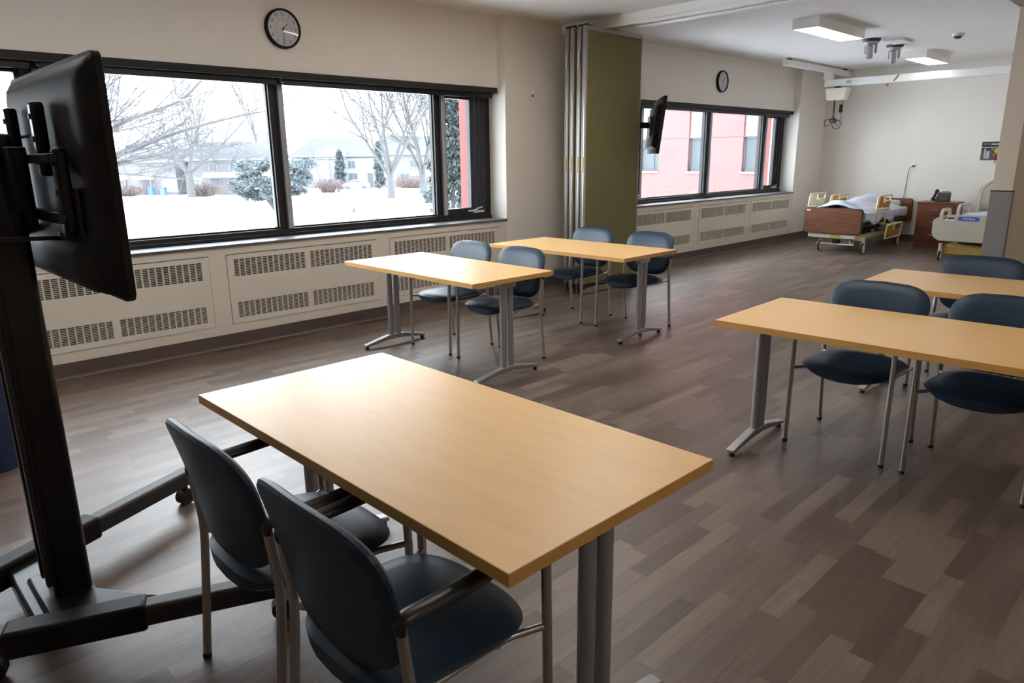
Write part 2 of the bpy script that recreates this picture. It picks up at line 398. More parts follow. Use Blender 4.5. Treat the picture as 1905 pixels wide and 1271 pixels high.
def blind(x0, x1, splits, label):
    t = thing('roller_blind', label, 'blind', ((x0+x1)/2, 0.18, 2.16))
    M = Matrix.Translation((-(x0+x1)/2, -0.18, -2.16))
    MB().box(x0, x1, 0.10, 0.12, 2.205, 2.262, M).box(x0, x1, 0.12, 0.25, 2.235, 2.25, M).build('headrail', M_rubber, t, bevel=0.003)
    e = [x0] + splits + [x1]
    for i in range(len(e)-1):
        MB().tube([M @ Vector((e[i]+0.02, 0.18, 2.205)), M @ Vector((e[i+1]-0.02, 0.18, 2.205))], 0.028, 14).build('blind_roll', M_black, t)
        MB().box(e[i]+0.03, e[i+1]-0.03, 0.15, 0.16, 2.155, 2.20, M).build('hem_bar', M_blackmetal, t, bevel=0.003)
    return t
blind(-0.6, 5.58, [1.28, 3.08], 'black roller blind rolled up over the wide window facing the snowy lawn')
blind(7.78, 12.78, [10.26], 'black roller blind rolled up over the window facing the coral building')

# ------------------------------------------------------------ radiator covers with slotted grilles
def cover(xa, xb, label, group):
    cx = (xa+xb)/2; t = thing('radiator_cover', label, 'radiator cover', (cx, 0, 0.2), 0, group)
    L = xb-xa; g = 0.058; mid = 0.022
    xs = [(-L/2+g, -mid), (mid, L/2-g)]
    zs = [(0.045, 0.178), (0.395, 0.54)]; H = 0.578
    mb = MB(); y0, y1 = -0.004, 0.012; p0, p1 = -L/2+0.004, L/2-0.004
    mb.box(p0, p1, y0, y1, 0.0, zs[0][0]); mb.box(p0, p1, y0, y1, zs[0][1], zs[1][0]); mb.box(p0, p1, y0, y1, zs[1][1], H)
    for z0, z1 in zs:
        mb.box(p0, xs[0][0], y0, y1, z0, z1); mb.box(xs[0][1], xs[1][0], y0, y1, z0, z1); mb.box(xs[1][1], p1, y0, y1, z0, z1)
    mb.build('panel', M_rad, t, smooth=False)
    for z0, z1 in zs:
        for a, b in xs:
            mb = MB(); n = 13; c = (b-a)/n; bw = c*0.17
            for i in range(n+1): mb.box(a+i*c-bw/2, a+i*c+bw/2, y0+0.001, y1, z0, z1)
            k = 11; hz = (z1-z0)/k
            for j in range(k+1): mb.box(a, b, y0+0.002, y1-0.002, z0+j*hz-hz*0.14, z0+j*hz+hz*0.14)
            mb.build('grille', M_rad, t, smooth=False)
    MB().box(p0, p1, 0.052, 0.058, 0.02, 0.57).build('backing', M_slot, t, smooth=False)
    mb = MB(); mb.cyl((0, y0, 0.485), (0, y0-0.006, 0.485), 0.012, seg=12); mb.build('latch', M_rad, t)
    return t
g1 = 'radiator covers under the snowy lawn window'; g2 = 'radiator covers under the far window'
cover(*P1[0], 'cream slotted radiator cover behind the black television cart', g1)
cover(*P1[1], 'cream slotted radiator cover below the middle of the snowy lawn window', g1)
cover(*P1[2], 'cream slotted radiator cover partly hidden by the table nearest the window wall', g1)
cover(*P2[0], 'cream slotted radiator cover right beside the green folding partition', g2)
cover(*P2[1], 'cream slotted radiator cover in the middle under the far window', g2)
cover(*P2[2], 'cream slotted radiator cover nearest the hospital bed, under the far window', g2)

# ------------------------------------------------------------ wall clocks
def clock(x, z, label):
    t = thing('wall_clock', label, 'clock', (x, 0.118, z), 0, 'round wall clocks')
    mb = MB(); R = 0.158
    prof = [(R, 0.0), (R, -0.022), (R-0.004, -0.036), (R-0.014, -0.040), (R-0.018, -0.036), (R-0.018, -0.018)]
    n = 56
    rings = [[mb.bm.verts.new((p*math.cos(2*PI*k/n), q, p*math.sin(2*PI*k/n))) for k in range(n)] for p, q in prof]
    for i in range(len(rings)-1):
        for k in range(n): mb.bm.faces.new((rings[i][k], rings[i][(k+1) % n], rings[i+1][(k+1) % n], rings[i+1][k]))
    mb.build('case', M_black, t)
    MB().disc((0, -0.020, 0), R-0.012, 'y', 48, 0.018).build('dial', M_face, t, smooth=False)
    for h in range(1, 13):
        a = PI/2 - h*PI/6
        for rad, txt, size, nm in ((0.113, str(h), 0.036, 'hour_numeral'), (0.074, str(h+12), 0.014, 'small_numeral')):
            mb = MB(); add_mesh(mb, text_mesh(txt, size), Matrix.Translation((rad*math.cos(a), -0.0208, rad*math.sin(a))) @ Matrix.Rotation(PI/2, 4, 'X'))
            mb.build(nm, M_ink, t, smooth=False)
    def hand(ang, ln, wd, tail, m, nm, yy):
        a = PI/2-ang; d = Vector((math.cos(a), 0, math.sin(a))); s_ = Vector((-d.z, 0, d.x))
        mb = MB(); pts = [(-tail, -wd), (ln*0.9, -wd*0.8), (ln, 0), (ln*0.9, wd*0.8), (-tail, wd)]
        mb.prism(pts, lambda p, q: d*p+s_*q+Vector((0, yy, 0)), lambda p, q: d*p+s_*q+Vector((0, yy-0.001, 0)))
        mb.build(nm, m, t, smooth=False)
    hand(math.radians(45), 0.062, 0.0035, 0.015, M_ink, 'hour_hand', -0.023)
    hand(math.radians(180), 0.105, 0.0026, 0.015, M_ink, 'minute_hand', -0.025)
    hand(math.radians(78), 0.085, 0.0010, 0.035, mat('red_ink', (0.3, 0.02, 0.02), 0.5), 'second_hand', -0.027)
    MB().cyl((0, -0.02, 0), (0, -0.029, 0), 0.006, seg=12).build('hub', M_ink, t)
    mb = MB(); mb.grid(lambda u, v: ((R-0.018)*u*math.cos(2*PI*v), -0.030-0.006*math.cos(u*PI/2), (R-0.018)*u*math.sin(2*PI*v)), 6, 40)
    mb.build('lens', glass('clock_lens', (0.97, 0.97, 0.97)), t)
    return t
clock(3.122, 2.598, 'round black rimmed wall clock above the snowy lawn window, larger in view')
clock(10.285, 2.610, 'round black rimmed wall clock above the far window, smaller in view')
for x0, lab, tg in ((5.985, 'white wall plate with a small toggle, the one closer to the clock', True), (6.105, 'blank white wall plate, the one closer to the folding partition', False)):
    t = thing('wall_plate', lab, 'wall plate', (x0+0.03, -0.001, 2.193), 0, 'wall plates on the pier')
    MB().prism(rrect(-0.035, 0.035, -0.058, 0.058, 0.006), lambda a, b: (a, 0, b), lambda a, b: (a, -0.006, b)).build('plate', M_wall if not tg else M_white, t)
    if tg: MB().box(-0.006, 0.006, -0.016, -0.004, -0.012, 0.012).build('toggle', M_darkgrey, t)
    else: MB().cyl((0, -0.005, 0.04), (0, -0.0075, 0.04), 0.004, seg=8).build('screw', M_alu, t)

# ------------------------------------------------------------ folding partition
fp = thing('folding_partition', 'olive green folding partition stacked against the wall between the two windows', 'partition', (6.65, -0.35, 0))
for k in range(4):
    y = -0.325 + -0.0*0
    yc = -0.285-0.085*k-0.35*0
    Y0 = (-0.655 + 0.085*(3-k)) + 0.35
    x0, x1 = -0.50+0.0*k, 0.47
    x0 -= 0.012*(k % 2)
    MB().box(x0+0.01, x1-0.01, Y0-0.022, Y0+0.022, 0.12, 2.82).build('panel', M_olive, fp, smooth=False)
    mb = MB()
    mb.box(x0-0.006, x0+0.016, Y0-0.027, Y0+0.027, 0.06, 2.855); mb.box(x1-0.012, x1+0.004, Y0-0.027, Y0+0.027, 0.06, 2.855)
    mb.box(x0, x1, Y0-0.025, Y0+0.025, 2.815, 2.855); mb.box(x0, x1, Y0-0.025, Y0+0.025, 0.06, 0.075)
    mb.box(x0-0.012, x0-0.006, Y0-0.02, Y0-0.012, 0.06, 2.85); mb.box(x0-0.012, x0-0.006, Y0+0.012, Y0+0.02, 0.06, 2.85)
    f = mb.build('panel_frame', M_partframe, fp, bevel=0.002)
    MB().prism(rrect(-0.010, 0.010, 1.36, 1.53, 0.0095), lambda a, b: (x0-0.006, Y0+a, b), lambda a, b: (x0-0.014, Y0+a, b)).build('pull_handle', M_yellow, f)
    MB().box(x0+0.0, x1, Y0-0.012, Y0+0.012, 0.012, 0.075).build('floor_seal', M_partframe, f)
    MB().box(x0-0.006, x0+0.03, Y0-0.03, Y0+0.03, 0.06, 0.12).build('foot_cap', M_rubber, f)
    mb = MB(); mb.box(x0+0.02, x0+0.10, Y0-0.025, Y0+0.025, 2.855, 2.866); mb.cyl((x0+0.02, Y0-0.03, 2.866), (x0+0.02, Y0+0.03, 2.866), 0.012, seg=12)
    mb.build('trolley', M_darkgrey, f)
for y in (-0.30, -0.13):
    MB().box(-0.525, -0.50, y+0.085-0.03, y+0.085-0.005, 2.45, 2.62).build('hinge', M_alu, fp)

# ------------------------------------------------------------ tables
def make_table(label):
    L, W = 1.576, 0.77; t = thing('training_table', label, 'table')
    MB().box(-W/2+0.001, W/2-0.001, -L/2+0.001, L/2-0.001, 0.712, 0.740).build('tabletop', M_maple, t, bevel=0.0015)
    mb = MB()
    for x0, x1, y0, y1 in ((-W/2, -W/2+0.003, -L/2, L/2), (W/2-0.003, W/2, -L/2, L/2), (-W/2+0.003, W/2-0.003, -L/2, -L/2+0.003), (-W/2+0.003, W/2-0.003, L/2-0.003, L/2)):
        mb.box(x0, x1, y0, y1, 0.7085, 0.7392)
    mb.build('edge_band', M_mapleedge, t, smooth=False)
    for s_ in (-1, 1):
        y = s_*(L/2-0.0895)
        f = MB()
        h = 0.282
        prof = [(-h-0.02, 0.022), (-h-0.02, 0.042), (-0.075, 0.088), (0.075, 0.088), (h+0.02, 0.042), (h+0.02, 0.022), (0.06, 0.052), (-0.06, 0.052)]
        f.prism(prof, lambda a, b: (a, y-0.024, b), lambda a, b: (a, y+0.024, b))
        leg = f.build('foot', M_silver, t, bevel=0.006, seg=3)
        for q in (-1, 1): MB().cyl((q*h, y, 0.0), (q*h, y, 0.023), 0.015, seg=12).build('glide', M_rubber, leg)
        for q in (-1, 1):
            MB().prism([(0.0255*math.cos(2*PI*k/20), 0.022*math.sin(2*PI*k/20)) for k in range(20)], lambda a, b: (q*0.033+a, y+b, 0.078), lambda a, b: (q*0.033+a, y+b, 0.70)).build('column', M_silver, t)
        MB().box(-0.27, 0.27, y-0.03, y+0.03, 0.692, 0.7085).box(-0.07, 0.07, y-0.028, y+0.028, 0.66, 0.693).build('bracket', M_silver, t, bevel=0.003)
    MB().box(-0.02, 0.02, -L/2+0.12, L/2-0.12, 0.675, 0.7085).build('stretcher', M_silver, t, bevel=0.003)
    return t
T = make_table('maple top table nearest the camera, with two chair backs at its left side')
for i, (x, y, lab) in enumerate(((1.244, -4.128, None),
        (3.3815, -1.598, 'maple top table in the middle of the room, closer to the snowy lawn window'),
        (4.961, -1.611, 'maple top table right in front of the green folding partition'),
        (3.5386, -4.8255, 'long maple top table at the right edge, in front of three dark chairs'),
        (5.0605, -4.929, 'maple top table behind the right hand one, near the grey corner guard'))):
    o = T if i == 0 else copy_tree(T)
    o.location = (x, y, 0); o['group'] = 'maple top tables'
    if lab: o['label'] = lab
    o.rotation_euler.z = math.radians((-0.2, -0.64, 0.38, 1.56, 1.5)[i])

# ------------------------------------------------------------ chairs (local: front is +x)
def make_chair(label):
    t = thing('armchair', label, 'chair')
    r = 0.0128
    # seat cushion
    mb = MB(); nu, nv = 26, 14
    def outline(a):
        c, s_ = math.cos(a), math.sin(a); e = 0.62
        x = 0.232*abs(c)**e*(1 if c > 0 else -1); y = 0.238*abs(s_)**e*(1 if s_ > 0 else -1)
        y *= 1.0 + 0.05*(x/0.232); return x, y
    def top(x, y): return 0.467 - 0.010*(y/0.24)**2 + 0.004*math.cos(x*8) - 0.010*max(0, (x-0.1)/0.14)**2
    N = 40; rings = []
    levels = [(0.0, 't'), (0.35, 't'), (0.7, 't'), (0.93, 't'), (1.0, 'm'), (0.985, 'b0'), (0.93, 'b'), (0.6, 'b'), (0.0, 'b')]
    for f_, k in levels:
        ring = []
        for i in range(N):
            x, y = outline(2*PI*i/N)
            x *= f_; y *= f_
            bow = 0.052*(1-(y/0.245)**2)
            bot = 0.446-bow-0.004
            if k == 't': z = top(x, y) - (0.004 if f_ > 0.9 else 0)
            elif k == 'm': z = top(x, y)-0.016
            elif k == 'b0': z = bot+0.010
            else: z = bot
            ring.append(mb.bm.verts.new((x, y, z)))
            if f_ == 0.0: break
        rings.append(ring)
    for a, b in zip(rings[:-1], rings[1:]):
        for i in range(N):
            j = (i+1) % N
            if len(a) == 1: mb.bm.faces.new((a[0], b[i], b[j]))
            elif len(b) == 1: mb.bm.faces.new((a[i], b[0], a[j]))
            else: mb.bm.faces.new((a[i], b[i], b[j], a[j]))
    mb.build('seat', M_vinyl, t)
    # backrest
    def back_pt(u, v, side):
        # u across -1..1, v 0 bottom..1 top
        hw = 0.226 + 0.030*min(1, v*1.5)
        y = u*hw
        z = 0.470 + 0.385*v - 0.022*abs(u)**3*(v) * 1.3
        x = -0.206 - 0.018*v - 0.055*v*v + 0.026*u*u
        return x, y, z
    mb = MB(); N = 44; outl = []
    for i in range(N):
        a = 2*PI*i/N; c, s_ = math.cos(a), math.sin(a); e = 0.36 if s_ > 0 else 0.58
        outl.append((abs(c)**e*(1 if c > 0 else -1), (abs(s_)**e*(1 if s_ > 0 else -1))))
    rings = []
    for f_, off in ((0.0, 0.024), (0.4, 0.023), (0.75, 0.021), (0.93, 0.016), (1.0, 0.004), (1.0, -0.006), (0.96, -0.014), (0.8, -0.016), (0.4, -0.017), (0.0, -0.017)):
        ring = []
        for u, v in outl:
            x, y, z = back_pt(u*f_, 0.5+0.5*v*f_, 0)
            ring.append(mb.bm.verts.new((x+off, y, z)))
            if f_ == 0: break
        rings.append(ring)
    for a, b in zip(rings[:-1], rings[1:]):
        for i in range(N):
            j = (i+1) % N
            if len(a) == 1: mb.bm.faces.new((a[0], b[i], b[j]))
            elif len(b) == 1: mb.bm.faces.new((a[i], b[0], a[j]))
            else: mb.bm.faces.new((a[i], b[i], b[j], a[j]))
    mb.build('backrest', M_vinyl, t)
    for s_ in (-1, 1):
        y = s_*0.25
        p = MB(); p.tube(smooth_path([(-0.228, y, 0.012), (-0.205, y, 0.24), (-0.188, y, 0.44), (-0.196, y, 0.55), (-0.205, y, 0.645)], 4), r, 12)
        l = p.build('leg', M_chairmetal, t); MB().cyl((-0.2295, y, 0), (-0.2275, y, 0.016), 0.0138, seg=12).build('foot_cap', M_rubber, l)
        p = MB(); p.tube([(0.226, y, 0.012), (0.222, y, 0.3), (0.215, y, 0.648)], r, 12)
        l = p.build('leg', M_chairmetal, t); MB().cyl((0.226, y, 0), (0.226, y, 0.016), 0.0138, seg=12).build('foot_cap', M_rubber, l)
        MB().tube(smooth_path([(-0.190, y, 0.442), (-0.165, y-s_*0.022, 0.432), (-0.10, y-s_*0.045, 0.416), (0.10, y-s_*0.045, 0.416), (0.175, y-s_*0.022, 0.420), (0.220, y, 0.425)], 5), 0.0095, 10).build('side_rail', M_chairmetal, t)
        # armrest
        pts = smooth_path([(-0.206, y, 0.628), (-0.206, y, 0.645), (-0.190, y, 0.657), (-0.10, y, 0.655), (0.05, y, 0.660), (0.185, y, 0.664), (0.213, y, 0.655), (0.216, y, 0.635)], 5)
        n = len(pts); rr = [0.0155+0.0075*math.sin(PI*i/(n-1))**1.0 for i in range(n)]
        MB().tube(pts, rr, 12, flat=0.72).build('armrest', M_arm, t)
    MB().tube([(-0.09, -0.205, 0.412), (-0.09, 0.205, 0.412)], 0.0085, 8).build('cross_rail', M_chairmetal, t)
    MB().tube([(0.10, -0.205, 0.405), (0.10, 0.205, 0.405)], 0.0085, 8).build('cross_rail', M_chairmetal, t)
    return t
C0 = make_chair('slate blue vinyl armchair seen from behind, left of the two at the nearest table')
spots = [(0.880, -3.978, 0, None),
    (0.888, -4.535, 0, 'slate blue vinyl armchair seen from behind at the bottom edge, closest to the camera'),
    (3.700, -1.283, 180, 'slate blue vinyl armchair on the window side of the middle table, its back catching daylight'),
    (3.690, -1.895, 180, 'slate blue vinyl armchair at the middle table, the one farther from the window'),
    (5.275, -1.318, 180, 'slate blue vinyl armchair directly in front of the grey ends of the folding partition'),
    (5.275, -2.000, 180, 'slate blue vinyl armchair at the right end of the table by the partition'),
    (3.855, -4.490, 180, 'dark vinyl armchair at the left half of the long right hand table'),
    (3.850, -5.090, 180, 'dark vinyl armchair cut by the right edge, at the front right hand table'),
    (5.343, -4.640, 180, 'dark vinyl armchair farthest right at the back, just before the grey corner guard'),
    (5.343, -5.250, 180, 'dark vinyl armchair mostly out of frame, only its legs seen under the front right table')]
for i, (x, y, a, lab) in enumerate(spots):
    o = C0 if i == 0 else copy_tree(C0)
    o.location = (x, y, 0); o.rotation_euler.z = math.radians(a); o['group'] = 'slate blue armchairs at the tables'
    if lab: o['label'] = lab

# ------------------------------------------------------------ television on a cart
tvc = thing('television_cart', 'black steel mobile cart holding the television at the left edge', 'cart', (0.34, -3.2, 0))
Mx = Matrix.Translation((-0.34, 3.2, 0))
mb = MB(); mb.box(0.345, 0.455, -3.315, -3.175, 0.14, 1.62, Mx)
mb.build('column', M_blackmetal, tvc, bevel=0.018, seg=3)
MB().box(0.330, 0.346, -3.300, -3.275, 0.2, 1.6, Mx).box(0.330, 0.346, -3.225, -3.200, 0.2, 1.6, Mx).build('cable_channel', M_darkgrey, tvc)
mb = MB(); mb.beam(Mx @ Vector((0.34, -2.93, 0.115)), Mx @ Vector((0.34, -3.42, 0.115)), 0.15, 0.06)
mb.prism([(0.30, -3.10), (0.30, -3.42), (0.60, -3.53), (0.46, -3.33), (0.46, -3.10)], lambda a, b: Mx @ Vector((a, b, 0.135)), lambda a, b: Mx @ Vector((a, b, 0.160)))
mb.build('base_beam', M_blackmetal, tvc, bevel=0.012)
for a, b in (((0.10, -3.35), (0.96, -3.725)), ((0.10, -3.01), (1.04, -2.585))):
    a, b = Vector(a), Vector(b); d = (b-a).normalized()
    mb = MB()
    A = Mx @ Vector((a.x, a.y, 0.125)); Bm = Mx @ Vector((a.x+(b.x-a.x)*0.5, a.y+(b.y-a.y)*0.5, 0.125)); E_ = Mx @ Vector((b.x, b.y, 0.128))
    mb.beam(A, E_, 0.070, 0.072)
    lg = mb.build('leg', M_darkgrey, tvc, bevel=0.014, seg=3)
    m2 = Mx @ Vector((a.x+(b.x-a.x)*0.10, a.y+(b.y-a.y)*0.10, 0.126)); m3 = Mx @ Vector((a.x+(b.x-a.x)*0.52, a.y+(b.y-a.y)*0.52, 0.127))
    MB().beam(m2, m3, 0.088, 0.092).build('leg_sleeve', M_black, lg, bevel=0.012)
    for p in (a+d*0.05, b-d*0.04):
        c = MB(); q = Mx @ Vector((p.x, p.y, 0.037))
        side = Vector((-d.y, d.x, 0))
        c.cyl(q-side*0.022, q+side*0.022, 0.037, seg=24); c.build('caster', M_rubber, tvc)
        MB().cyl(Mx @ Vector((p.x, p.y, 0.06)), Mx @ Vector((p.x, p.y, 0.10)), 0.016, seg=12).build('caster_stem', M_darkgrey, tvc)
mb = MB(); mb.box(0.42, 0.455, -3.42, -3.06, 1.40, 1.58, Mx); mb.build('mount_plate', M_black, tvc, bevel=0.004)
for y, z0, z1 in ((-3.60, 1.345, 1.575), (-3.44, 1.50, 1.70), (-3.10, 1.30, 1.70)):
    mb = MB(); mb.box(0.480, 0.514, y-0.022, y+0.022, z0, z1, Mx)
    b_ = mb.build('mount_bracket', M_blackmetal, tvc, bevel=0.010)
    for z in (z0+0.04, (z0+z1)/2, z1-0.04): MB().cyl(Mx @ Vector((0.482, y, z)), Mx @ Vector((0.476, y, z)), 0.008, seg=10).build('screw', M_darkgrey, b_)
MB().box(0.462, 0.486, -3.64, -3.06, 1.535, 1.560, Mx).box(0.462, 0.486, -3.64, -3.06, 1.38, 1.41, Mx).build('mount_rail', M_blackmetal, tvc, bevel=0.004)
MB().box(0.445, 0.466, -3.40, -3.10, 1.36, 1.58, Mx).build('mount_arm', M_black, tvc, bevel=0.004)
MB().box(0.235, 0.33, -3.32, -3.14, 1.22, 1.50, Mx).build('cable_box', M_black, tvc, bevel=0.01)
# television
tv = thing('television', 'large flat black television seen from behind on the cart at the left edge', 'television', (0.556, -3.333, 1.49))
poly = rrect(-0.472, 0.472, -0.312, 0.312, 0.030)
MB().prism(poly, lambda a, b: (0.0, a, b), lambda a, b: (0.022, a, b)).build('bezel', M_black, tv, bevel=0.003)
def bulge(u, v):
    y = -0.462+0.924*u; z = -0.305+0.605*v
    ex = max(0, min(1, 14*u*(1-u)))**0.7; ez = max(0, min(1, 10*v*(1-v)))**0.8
    d = 0.018 + 0.016*ex*ez + 0.045*max(0, min(1, (0.28-v)/0.07))*max(0, min(1, (0.5-abs(u-0.5)-0.03)/0.10))**0.5*max(0, min(1, v/0.10+0.25))
    return (-d*min(1, 30*u, 30*(1-u), 80*v, 20*(1-v)+0.1), y, z)
MB().grid(bulge, 50, 40).build('back_shell', M_black, tv)
MB().prism(rrect(-0.458, 0.458, -0.297, 0.297, 0.004), lambda a, b: (0.0225, a, b), lambda a, b: (0.0235, a, b)).build('screen', mat('tv_screen_glass', (0.005, 0.005, 0.006), 0.08), tv)
MB().box(-0.045, -0.040, -0.33, -0.12, -0.19, -0.02).build('port_panel', M_darkgrey, tv, bevel=0.002)
mb = MB(); mb.cyl((-0.05, -0.20, -0.15), (-0.075, -0.20, -0.15), 0.012, seg=10).cyl((-0.05, -0.24, -0.15), (-0.07, -0.24, -0.15), 0.008, seg=10); mb.build('plug', M_yellow, tv)
MB().box(-0.046, -0.044, 0.10, 0.32, 0.12, 0.128).build('vent_slot', M_rubber, tv)
def cable(label, pts, r, m=M_rubber, name='cable'):
    o = MB().tube(smooth_path(pts, 8), r, 8).build(name, m); return tag(o, label, 'cable')
cable('thin black cable looping from the cart column to the ports of the television', [(0.25, -3.40, 1.30), (0.32, -3.52, 1.34), (0.42, -3.55, 1.34), (0.50, -3.53, 1.335), (0.515, -3.51, 1.338)], 0.006)
cable('thick black cable draped down behind the television brackets', [(0.16, -3.42, 1.60), (0.24, -3.44, 1.57), (0.33, -3.46, 1.48), (0.39, -3.44, 1.38), (0.40, -3.40, 1.27)], 0.008)
t = thing('cable_coil', 'coil of tied black and tan cables hanging on the television cart', 'cable', (0.13, -3.46, 1.60))
for k in range(4):
    rr = 0.050+0.006*k; c = Vector((-0.01, 0.01*k-0.01, -0.004*k))
    MB().tube([c+Vector((rr*math.cos(a), rr*0.35*math.sin(a), rr*math.sin(a))) for a in [2*PI*i/28 for i in range(28)]], 0.0045, 8, closed=True).build('loop', M_rubber if k % 2 else mat('tan_cable', (0.22, 0.14, 0.09), 0.5), t)
o = MB().tube([(0.20, -3.40, 1.685), (0.31, -3.44, 1.682)], 0.006, 8).build('pointer_stick', M_offwhite); tag(o, 'short cream coloured stick poking out behind the television', 'stick')
# blue bin behind the cart
bn = thing('waste_bin', 'navy blue plastic waste bin standing behind the television cart', 'bin', (0.44, -1.43, 0))
MB().prism([(0.19*math.cos(2*PI*k/32), 0.19*math.sin(2*PI*k/32)) for k in range(32)], lambda a, b: (a*0.85, b*0.85, 0.0), lambda a, b: (a, b, 0.56)).build('body', M_bin, bn)
MB().tube([(0.192*math.cos(2*PI*k/32), 0.192*math.sin(2*PI*k/32), 0.56) for k in range(32)], 0.010, 8, closed=True).build('rim', M_bin, bn)

# ------------------------------------------------------------ far television on a wall arm
t2 = thing('wall_television', 'small looking black television on a wall arm, seen edge on beside the folding partition', 'television', (7.58, -0.62, 1.87), math.radians(40.6))
# local: screen faces -y, width along x, top leaning towards -y
Mt = Matrix.Rotation(math.radians(6.5), 4, 'X')
MB().prism(rrect(-0.55, 0.55, -0.32, 0.32, 0.012), lambda a, b: Mt @ Vector((a, 0.0, b)), lambda a, b: Mt @ Vector((a, 0.038, b))).build('bezel', M_black, t2, bevel=0.003)
MB().prism(rrect(-0.46, 0.46, -0.27, 0.24, 0.03), lambda a, b: Mt @ Vector((a, 0.037, b)), lambda a, b: Mt @ Vector((a*0.92, 0.085, b*0.9))).build('back_shell', M_black, t2, bevel=0.006)
MB().prism(rrect(-0.535, 0.535, -0.305, 0.305, 0.004), lambda a, b: Mt @ Vector((a, -0.0005, b)), lambda a, b: Mt @ Vector((a, -0.0015, b))).build('screen', MATS['tv_screen_glass'], t2)
MB().box(-0.16, 0.16, 0.085, 0.115, -0.12, 0.12).build('mount_plate', M_blackmetal, t2, bevel=0.004)
ai = Matrix.Rotation(math.radians(-40.6), 4, 'Z')
wl = ai @ Vector((7.16-7.58, 0.62-0.012, 0.0))
mb = MB(); mb.beam((0, 0.11, 0.02), (-0.05, 0.33, 0.02), 0.04, 0.07); mb.beam((-0.05, 0.33, -0.02), wl, 0.04, 0.07)
mb.cyl((-0.05, 0.33, -0.08), (-0.05, 0.33, 0.10), 0.025, seg=14); mb.build('arm', M_blackmetal, t2, bevel=0.004)
MB().box(-0.06, 0.06, -0.012, 0.012, -0.14, 0.14, Matrix.Translation(wl) @ ai).build('wall_bracket', M_blackmetal, t2, bevel=0.003)
MB().tube(smooth_path([(-0.2, 0.07, -0.1), (-0.25, 0.13, -0.22), (-0.22, 0.25, -0.30), (-0.15, 0.38, -0.2)], 6), 0.006, 8).build('cord', M_white, t2)

# ------------------------------------------------------------ wall end guard
cg = thing('corner_guard', 'grey vertical guard capping the end of the tan return wall', 'corner guard', (6.9, -4.405, 0))
MB().box(-0.008, -0.001, -0.078, 0.078, 0.12, 1.222).box(-0.001, 0.05, 0.071, 0.078, 0.12, 1.222).box(-0.001, 0.05, -0.078, -0.071, 0.12, 1.222).build('cover', M_guard, cg, bevel=0.003)
MB().box(-0.010, 0.052, -0.080, 0.080, 1.222, 1.232).build('end_cap', M_darkgrey, cg, bevel=0.002)

# ------------------------------------------------------------ ceiling fixtures in the far room, added lights in the near one
def ceiling_light(x0, x1, y0, y1, label, lm=None):
    cx, cy = (x0+x1)/2, (y0+y1)/2; hx, hy = (x1-x0)/2, (y1-y0)/2
    t = thing('ceiling_light', label, 'ceiling light', (cx, cy, HC-0.001), 0, 'lit box lights on the ceiling')
    mb = MB(); d = 0.012
    mb.box(-hx, hx, -hy, -hy+d, -0.108, 0); mb.box(-hx, hx, hy-d, hy, -0.108, 0); mb.box(-hx, -hx+d, -hy+d, hy-d, -0.108, 0); mb.box(hx-d, hx, -hy+d, hy-d, -0.108, 0)
    mb.build('housing', M_white, t, smooth=False)
    MB().box(-hx+d, hx-d, -hy+d, hy-d, -0.106, -0.098).build('diffuser', lm or M_lamp, t, smooth=False)
ceiling_light(8.20, 9.50, -2.22, -1.92, 'lit white box light on the ceiling, the larger and nearer one')
ceiling_light(12.02, 13.14, -2.17, -1.87, 'lit white box light on the ceiling, the smaller one near the far wall')
def added_fill_light(x, y, label):  # unseen lamps added to brighten the camera side
    t = thing('ceiling_light', label, 'ceiling light', (x, y, 2.599), 0, 'added fill lights in the lowered ceiling')
    MB().box(-0.63, 0.63, -0.16, 0.16, -0.012, 0).build('frame', M_white, t, smooth=False)
    MB().box(-0.60, 0.60, -0.14, 0.14, -0.016, -0.012).build('diffuser', M_fill, t, smooth=False)
added_fill_light(1.4, -6.9, 'added unseen fill light in the lowered ceiling behind the camera, near the cart')
added_fill_light(4.6, -7.2, 'added unseen fill light in the lowered ceiling behind the camera, near the right hand tables')
added_fill_light(7.9, -5.9, 'added unseen fill light in the lowered ceiling of the corridor beside the return wall')
ceiling_light(2.2, 3.5, -3.75, -3.45, 'added fill box light on the ceiling between the four tables, out of view', M_lamp_added)  # this and the next two are added out of view to brighten the near room
ceiling_light(-0.1, 1.2, -2.22, -1.92, 'added fill box light on the ceiling above the television cart, out of view', M_lamp_added)
ceiling_light(4.2, 5.5, -2.22, -1.92, 'added fill box light on the ceiling before the folding partition, out of view', M_lamp_added)
def ptz(x, y, label):
    t = thing('ceiling_camera', label, 'camera', (x, y, HC-0.001), 0, 'ceiling cameras')
    MB().cyl((0,0,0), (0,0,-0.035), 0.115, 0.10, 28).build('mount_disc', M_darkgrey, t, bevel=0.004)
    MB().cyl((0,0,-0.036), (0,0,-0.075), 0.095, 0.06, 28).build('collar', mat('camera_grey', (0.42,0.42,0.45), 0.4), t)
    mb = MB(); mb.box(-0.02, 0.02, -0.075, -0.05, -0.18, -0.07); mb.box(-0.02, 0.02, 0.05, 0.075, -0.18, -0.07); mb.build('yoke', MATS['camera_grey'], t, bevel=0.006)
    h = MB().tube([(-0.045, 0, -0.09), (-0.05, 0, -0.10), (-0.035, 0, -0.235), (-0.033, 0, -0.24)], [0.038, 0.045, 0.043, 0.036], 20).build('camera_head', M_alu, t)
    MB().cyl((-0.033, 0, -0.238), (-0.032, 0, -0.246), 0.030, seg=18).build('camera_lens', M_rubber, h)
ptz(10.38, -1.985, 'silver and black camera hanging from the ceiling, beside the larger box light')
ptz(11.18, -2.010, 'silver and black camera hanging from the ceiling, beside the smaller box light')
t = thing('smoke_detector', 'small cream smoke detector on the ceiling right of the box lights', 'smoke detector', (10.78, -2.882, HC-0.001))
